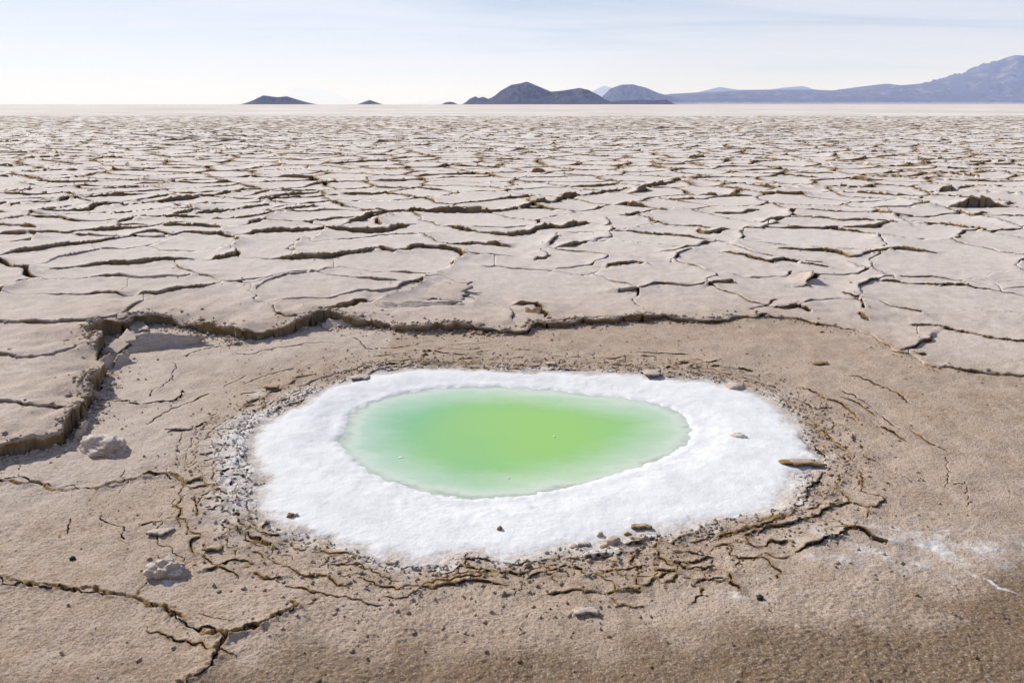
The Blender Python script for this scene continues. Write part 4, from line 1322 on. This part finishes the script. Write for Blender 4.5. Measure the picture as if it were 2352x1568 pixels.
def slab(pts, th, label, name='crust_slab', cat='crust slab', seed=1, mat=None, sub=9, bow=0.0, rough=.004, parent=None, rust=False):
    """a broken sheet: pts are 3 or 4 corners (x,y,z) of its top, th its thickness; gridded, ragged and thick"""
    P = [np.array(p, float) for p in pts]
    if len(P) == 3: P = [P[0], P[1], P[2], (P[2] + P[0]) / 2]
    r = np.random.default_rng(seed)
    n = sub
    uu, vv = np.meshgrid(np.linspace(0, 1, n + 1), np.linspace(0, 1, n + 1))
    top = (1 - vv)[..., None] * ((1 - uu)[..., None] * P[0] + uu[..., None] * P[1]) + vv[..., None] * ((1 - uu)[..., None] * P[3] + uu[..., None] * P[2])
    nrm = np.cross(P[1] - P[0], P[3] - P[0]); nrm /= np.linalg.norm(nrm)
    size = np.linalg.norm(P[2] - P[0])
    # ragged outline
    edge = np.minimum(np.minimum(uu, 1 - uu), np.minimum(vv, 1 - vv))
    cen = top.mean((0, 1))
    rag = fbm(top[..., 0] + seed, top[..., 1] + top[..., 2] * 2, 5 / size, 3, .65, seed * 3.1)
    pull = np.where(edge == 0, .09 + rag * .34, 0)
    top = top + (cen - top) * pull[..., None]
    top += nrm * (fbm(top[..., 0], top[..., 1] + top[..., 2], 30, 3, .6, seed)[..., None] * rough + (bow * size * (1 - (2 * uu - 1) ** 2) * (1 - (2 * vv - 1) ** 2))[..., None])
    bot = top - nrm * (th * (0.7 + .5 * r.random(uu.shape)))[..., None]
    m = n + 1
    V = np.concatenate([top.reshape(-1, 3), bot.reshape(-1, 3)])
    Q = []
    N = m * m
    for i in range(n):
        for j in range(n):
            a = i * m + j
            Q.append((a, a + 1, a + m + 1, a + m))
            Q.append((N + a, N + a + m, N + a + m + 1, N + a + 1))
    ring = [j for j in range(m)] + [i * m + n for i in range(1, m)] + [n * m + j for j in range(n - 1, -1, -1)] + [i * m for i in range(n - 1, 0, -1)]
    for a, b in zip(ring, ring[1:] + ring[:1]):
        Q.append((b, a, N + a, N + b))
    nn = len(V) // 2
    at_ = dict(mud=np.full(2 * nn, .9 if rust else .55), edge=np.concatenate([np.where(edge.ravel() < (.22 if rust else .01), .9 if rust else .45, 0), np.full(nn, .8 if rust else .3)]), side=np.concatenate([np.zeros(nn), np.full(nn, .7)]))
    o = mesh_np(name, V, Q, mat or M_CRUST, at_, smooth=False)
    if label: tag(o, label, cat)
    return o

def at(X, Y, z):
    x, yv = ground(X, Y, z)
    return (x, yv, z)

stone(238, 1036, 118, 62, 'largest salt-crusted grey lump lying below the left ledge', seed=3, asp=.62, rough=.22, sub=5, name='stone')
stone(384, 1315, 92, 56, 'grey-brown stone with an orange side in the lower left mud', seed=8, asp=.7, rough=.34, sub=5, sharp=.35)
stone(1745, 1378, 16, 16, 'round black pebble in the mud lower right of the pool', 'pebble', M_DARK, 5, 'pebble', .9, 0, .12)
stone(168, 1288, 14, 12, 'black pebble in the mud left of the orange-sided stone', 'pebble', M_DARK, 6, 'pebble', .9, 0, .2)
stone(668, 1186, 18, 16, 'dark crumb alone on the lower left of the white salt', 'mud crumb', M_CRUMB, 7, 'mud_crumb')
stone(681, 1185, 12, 11, 'greyish crumb touching the dark crumb on the lower left salt', 'mud crumb', M_STONE, 9, 'mud_crumb')
stone(1148, 1217, 13, 15, 'brown crumb on the salt straight below the pool', 'mud crumb', M_CRUMB, 11, 'mud_crumb')
stone(1408, 1245, 34, 26, 'tan round mud clod, biggest at the lower right edge of the salt', 'mud clod', M_STONE, 12, 'mud_clod', .8, .1)
stone(1391, 1260, 24, 16, 'brown clod just below the biggest tan clod', 'mud clod', M_CRUMB, 13, 'mud_clod')
stone(1378, 1230, 16, 16, 'small grey clod above left of the biggest tan clod', 'mud clod', M_STONE, 14, 'mud_clod')
stone(1442, 1228, 18, 12, 'small flat brown clod right of the biggest tan clod', 'mud clod', M_CRUMB, 15, 'mud_clod')
stone(1318, 1257, 26, 18, 'grey clod left of the biggest tan clod at the salt edge', 'mud clod', M_STONE, 16, 'mud_clod')
stone(1212, 1306, 20, 20, 'dark brown clod below the salt tip under the pool', 'mud clod', M_CRUMB, 17, 'mud_clod')
stone(1690, 890, 42, 18, 'dark crumb row at the upper right edge of the salt', 'mud crumb', M_STONE, 18, 'mud_crumb')
stone(2105, 1370, 12, 12, 'reddish pebble beside the white salt vein', 'pebble', M_CRUMB, 19, 'pebble')

def flake(X, Y, wpx, dpx, tilt, label, seed, mat=None, cat='mud flake', dirn=-1, th=.008):
    """a sheet of dried mud curling up: near edge lifted by tilt"""
    x, yv = ground(X, Y, PAN_Z)
    s = px_size(X, Y, PAN_Z)
    w = wpx * s / 2; d = dpx * s
    z0 = surface_z(x, yv)
    r = random.Random(seed)
    sk = r.uniform(-.25, .25) * w
    zl = z0 + tilt
    pts = [(x - w + sk, yv - d / 2, zl if dirn < 0 else z0 - .004), (x + w * .9 + sk, yv - d * .4, zl * .7 + z0 * .3 if dirn < 0 else z0), (x + w, yv + d / 2, z0 - .004 if dirn < 0 else zl), (x - w * .9, yv + d / 2, z0 - .004 if dirn < 0 else zl)]
    return slab(pts, th, label, 'mud_flake', cat, seed, M_CRUST if mat in (None, -1) else mat, 10, .03, .003, rust=mat == -1)

flake(1500, 860, 44, 70, .030, 'pinkish flake standing like a tent on the top edge of the salt', 21)
flake(826, 866, 40, 60, .026, 'small pale flake on the top left edge of the salt', 22)
flake(1832, 1062, 100, 50, .020, 'long rust-brown flake jutting into the right end of the salt', 23, -1)
flake(626, 888, 34, 40, .022, 'ochre flake between the left ledge and the salt', 24, -1)
flake(1342, 1248, 34, 30, .016, 'flat flake beside the clods at the lower right salt edge', 25, M_SLAB)
flake(1470, 1208, 44, 34, .018, 'rust-edged flake at the right end of the clods on the salt', 26, -1)
flake(1345, 1405, 60, 36, .012, 'curled flake with a dark underside in the front mud', 27)
flake(370, 1228, 50, 50, .024, 'curled grey flake in the dusted mud left of the salt', 28)
flake(490, 1258, 48, 44, .022, 'ochre flake at the lower left corner of the salt dust', 29, -1)
flake(1265, 838, 26, 40, .022, 'upright chip on the top edge of the salt above the pool', 30)
flake(425, 985, 54, 40, .018, 'thin flake in the mud between the ledge stone and the salt', 31)
flake(1885, 835, 40, 40, .018, 'small flake in the mud below the right part of the ledge', 32, M_CRUMB)

# tilted slabs of crust along the ledge
def rise(X, Yb, Yt, zb=PAN_Z, k=.85):
    """height at which a point standing over the foot (X, Yb) is seen at Yt"""
    y = ground(X, Yb, zb)[1]
    v = (Yt - 784) / F
    z = H + y * (-v * CP - SP) / (-v * SP + CP)
    return zb + (z - zb) * k
def on(X, Y, dz, zg=-.02):
    x, y = ground(X, Y, zg)
    return (x, y, surface_z(x, y) + dz)
def leaning(foot, top, label, zb=PAN_Z - .01, k=.85, **kw):
    """slab from two foot points up to two top points, all surveyed"""
    (ax, ay), (bx_, by_) = foot
    (cx, cy), (dx, dy) = top
    zc = rise(cx, (ay * .3 + by_ * .7), cy, zb, k); zd = rise(dx, (ay * .7 + by_ * .3), dy, zb, k)
    return slab([at(ax, ay, zb), at(bx_, by_, zb), at(cx, cy, zc), at(dx, dy, zd)], kw.pop('th', .018), label, **kw)
leaning([(225, 872), (272, 842)], [(258, 812), (226, 826)], 'dark triangular slab standing at the corner of the left ledge', seed=41, rough=.006)
leaning([(255, 862), (300, 836)], [(300, 806), (268, 815)], 'dark slab leaning against the triangular slab at the ledge corner', seed=42, rough=.006, k=.7)
leaning([(198, 934), (240, 926)], [(222, 893), (206, 897)], 'pointed dark slab on the left ledge above the mud seam', seed=43, rough=.006)
leaning([(165, 1035), (200, 1000)], [(206, 962), (178, 984)], 'narrow slab leaning out of the left ledge', seed=44, rough=.006, k=.8, th=.014)
leaning([(262, 826), (462, 796)], [(478, 772), (318, 758)], 'long dark slab tilted towards the pool under the bowl-shaped plate', seed=45, sub=18, rough=.014, k=.8)
slab([at(228, 806, -.02), at(262, 818, -.04), at(330, 768, .02), at(290, 758, .03)], .015, 'pale slab left of the long dark slab', seed=46, rough=.004)
leaning([(735, 762), (845, 758)], [(806, 730), (742, 733)], 'grey slab tilted down where the ledge meets the bowl-shaped plate', seed=47, rough=.005, k=.75)
leaning([(850, 718), (1015, 710)], [(1050, 692), (880, 692)], 'long shaded slab above the middle of the ledge', zb=-.025, seed=48, sub=16, rough=.012, k=.6, th=.012)
slab([on(955, 692, -.006), on(1062, 694, -.004), at(1090, 643, .085), on(968, 660, -.004)], .016, 'raised slab with a black hollow under its right corner', seed=49, sub=12, rough=.003)
slab([on(1788, 646, -.006), on(1848, 656, -.004), at(1868, 621, .07), on(1836, 616, -.004)], .014, 'small raised slab with a black hollow in the right plates', seed=50, rough=.008)
leaning([(1198, 742), (1248, 742)], [(1240, 704), (1208, 708)], 'ochre chunk broken from the middle of the ledge', seed=51, mat=M_CRUMB, k=.6)
leaning([(300, 764), (346, 760)], [(322, 706), (294, 706)], 'pale crumbling block at the left end of the bowl-shaped plate', seed=52, rough=.014, th=.04, k=.38, zb=-.03)

# scrap
def scrap():
    X, Y = 1696, 1003
    x, yv = ground(X, Y, PAN_Z)
    s = px_size(X, Y, PAN_Z)
    root = bpy.data.objects.new('plastic_scrap', None)
    z0 = surface_z(x, yv)
    root.location = (x, yv, z0); C.objects.link(root)
    root.rotation_euler = (0, 0, -.45)
    tag(root, 'crumpled pale plastic scrap with a teal edge on the right salt', 'litter')
    def pm(name, col, rough=.35):
        t = NT(name)
        n = t.noise(60, 3)
        return t.done(t.principled(t.mix(t.rng(n, .4, .65), col, tuple(c * .75 for c in col)), rough, t.bump(n, .4, .004), .5))
    w = 17 * s
    me = lump_mesh('wrapper', w, w * .42, w * .34, 61, 4, .3, .28)
    me.materials.append(pm('pale_film', (0.74, 0.66, 0.55)))
    b = bpy.data.objects.new('wrapper', me); b.parent = root; b.location = (0, 0, w * .08); C.objects.link(b)
    def strip(name, pts, wid, mat):
        vs, fs = [], []
        for i, p in enumerate(pts):
            for q in ((-wid, 0), (0, wid), (wid, 0), (0, -wid)):
                vs.append((p[0], p[1] + q[0], p[2] + q[1]))
        for i in range(len(pts) - 1):
            for k in range(4):
                a = i * 4 + k; b2 = i * 4 + (k + 1) % 4
                fs.append((a, b2, b2 + 4, a + 4))
        fs.append((0, 1, 2, 3)); e = (len(pts) - 1) * 4; fs.append((e + 3, e + 2, e + 1, e))
        o = mesh_np(name, vs, fs, mat, centre=False)
        o.parent = root
        return o
    strip('teal_edge', [(-w * .35, w * .30, w * .28), (0, w * .34, w * .38), (w * .4, w * .28, w * .34), (w * .8, w * .14, w * .2)], w * .06, pm('teal_film', (0.10, 0.46, 0.38)))
    strip('brown_edge', [(-w * .62, w * .05, w * .22), (-w * .5, w * .2, w * .34), (-w * .38, w * .30, w * .32)], w * .055, pm('brown_film', (0.22, 0.12, 0.10)))
scrap()

# white flecks of salt floating on the brine
for k, (X, Y, wpx, lab_) in enumerate([(921, 1050, 11, 'white salt fleck floating at the left of the green water'), (1168, 1098, 6, 'white salt fleck floating near the front of the green water'), (1273, 1003, 7, 'white salt fleck floating right of the middle of the water')]):
    x, yv = ground(X, Y, WATER_Z); s = px_size(X, Y, WATER_Z)
    me = lump_mesh('salt_fleck', wpx * s / 2, wpx * s * .3, .0022, 70 + k, 2, .5, .35)
    t = bpy.data.materials.get('fleck_salt')
    if t is None:
        q = NT('fleck_salt'); t = q.done(q.principled(q.mix(q.rng(q.noise(200), .4, .6), (0.8, 0.82, 0.8), (0.68, 0.72, 0.7)), .7))
    me.materials.append(t)
    o = bpy.data.objects.new('salt_fleck', me); o.location = (x, yv, WATER_Z + .0012); C.objects.link(o)
    tag(o, lab_, 'salt fleck', 'salt flecks on the water')

# ------------------------------------------------------------------ crumbs along the cracks and in the mud: nobody could count them
def crumbs():
    r = np.random.default_rng(5)
    ico = np.array([(0, 0, 1), (.9, 0, .25), (.28, .85, .3), (-.72, .53, .2), (-.72, -.53, .28), (.28, -.85, .22), (0, 0, -.6)])
    tri = np.array([(0, 1, 2), (0, 2, 3), (0, 3, 4), (0, 4, 5), (0, 5, 1), (6, 2, 1), (6, 3, 2), (6, 4, 3), (6, 5, 4), (6, 1, 5)])
    pts = []
    # along open cracks
    prob = np.exp(-D / .03) * np.clip(GAPW / .012, 0, 1.5) * (LAB >= 2) * np.clip(amp_n, .1, 1.5)
    prob = prob * cdx * cdy * np.clip(1.2 - CY / 60, .05, 1)
    pr = prob.ravel() / prob.sum()
    pick = r.choice(NR * NC, 15000, p=pr)
    sz = 0.005 + .013 * r.random(15000) ** 2
    far_k = np.clip(CY.ravel()[pick] / 9, 1, 3.2)
    pts.append((pick, sz * far_k, np.zeros(15000)))
    # round the salt and in the mud
    pm_ = full(np.exp(-np.clip(rim_d, 0, 9) / .14), 0.) * (LAB == 0) + .005 * (LAB == 0)
    pm_ = pm_ + 2.0 * (LAB == 0) * np.exp(-SCD / .05) * np.interp(CX, [-3, 0, 2, 3], [1, .7, .5, .1])
    pm_ = pm_ * cdx * cdy
    pick = r.choice(NR * NC, 11000, p=pm_.ravel() / pm_.sum())
    pts.append((pick, 0.002 + .010 * r.random(11000) ** 4, np.ones(11000)))
    # bigger broken bits at the foot of the ledge and on its rim
    pl_ = np.exp(-SCD / .035) * np.interp(CX, [-3, -.6, 0, 1.8, 2.6], [1, .9, .8, .6, .05]) * cdx * cdy * np.clip(amp_n - .4, .05, 2)
    pick = r.choice(NR * NC, 1600, p=pl_.ravel() / pl_.sum())
    pts.append((pick, 0.005 + .020 * r.random(1600) ** 2.6, np.ones(1600)))
    pick = np.concatenate([p[0] for p in pts]); s = np.concatenate([p[1] for p in pts])
    n = len(pick)
    x = CX.ravel()[pick] + (r.random(n) - .5) * .012; yv = CY.ravel()[pick] + (r.random(n) - .5) * .012; z = Z.ravel()[pick]
    a = r.random(n) * 6.283
    sc = s[:, None] * (.6 + .8 * r.random((n, 3)))
    V = ico[None] * (1 + .5 * (r.random((n, 7, 1)) - .5)) * sc[:, None, :]
    ca, sa = np.cos(a)[:, None], np.sin(a)[:, None]
    vx = V[..., 0] * ca - V[..., 1] * sa + x[:, None]
    vy = V[..., 0] * sa + V[..., 1] * ca + yv[:, None]
    vz = V[..., 2] * np.where(s > .009, .5, 1.0)[:, None] + z[:, None] + s[:, None] * .2
    verts = np.stack([vx, vy, vz], -1).reshape(-1, 3)
    T = (np.arange(n)[:, None, None] * 7 + tri[None]).reshape(-1, 3)
    rep = lambda q: np.repeat(q, 7)
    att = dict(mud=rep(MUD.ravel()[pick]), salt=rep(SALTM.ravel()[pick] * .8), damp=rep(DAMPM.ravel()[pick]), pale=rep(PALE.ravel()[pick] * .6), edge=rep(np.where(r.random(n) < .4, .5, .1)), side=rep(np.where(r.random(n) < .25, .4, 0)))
    o = mesh_np('crust_crumbs', verts, np.zeros((0, 4)), M_CRUST, att, smooth=False, tris=T)
    tag(o, kind='stuff')
crumbs()
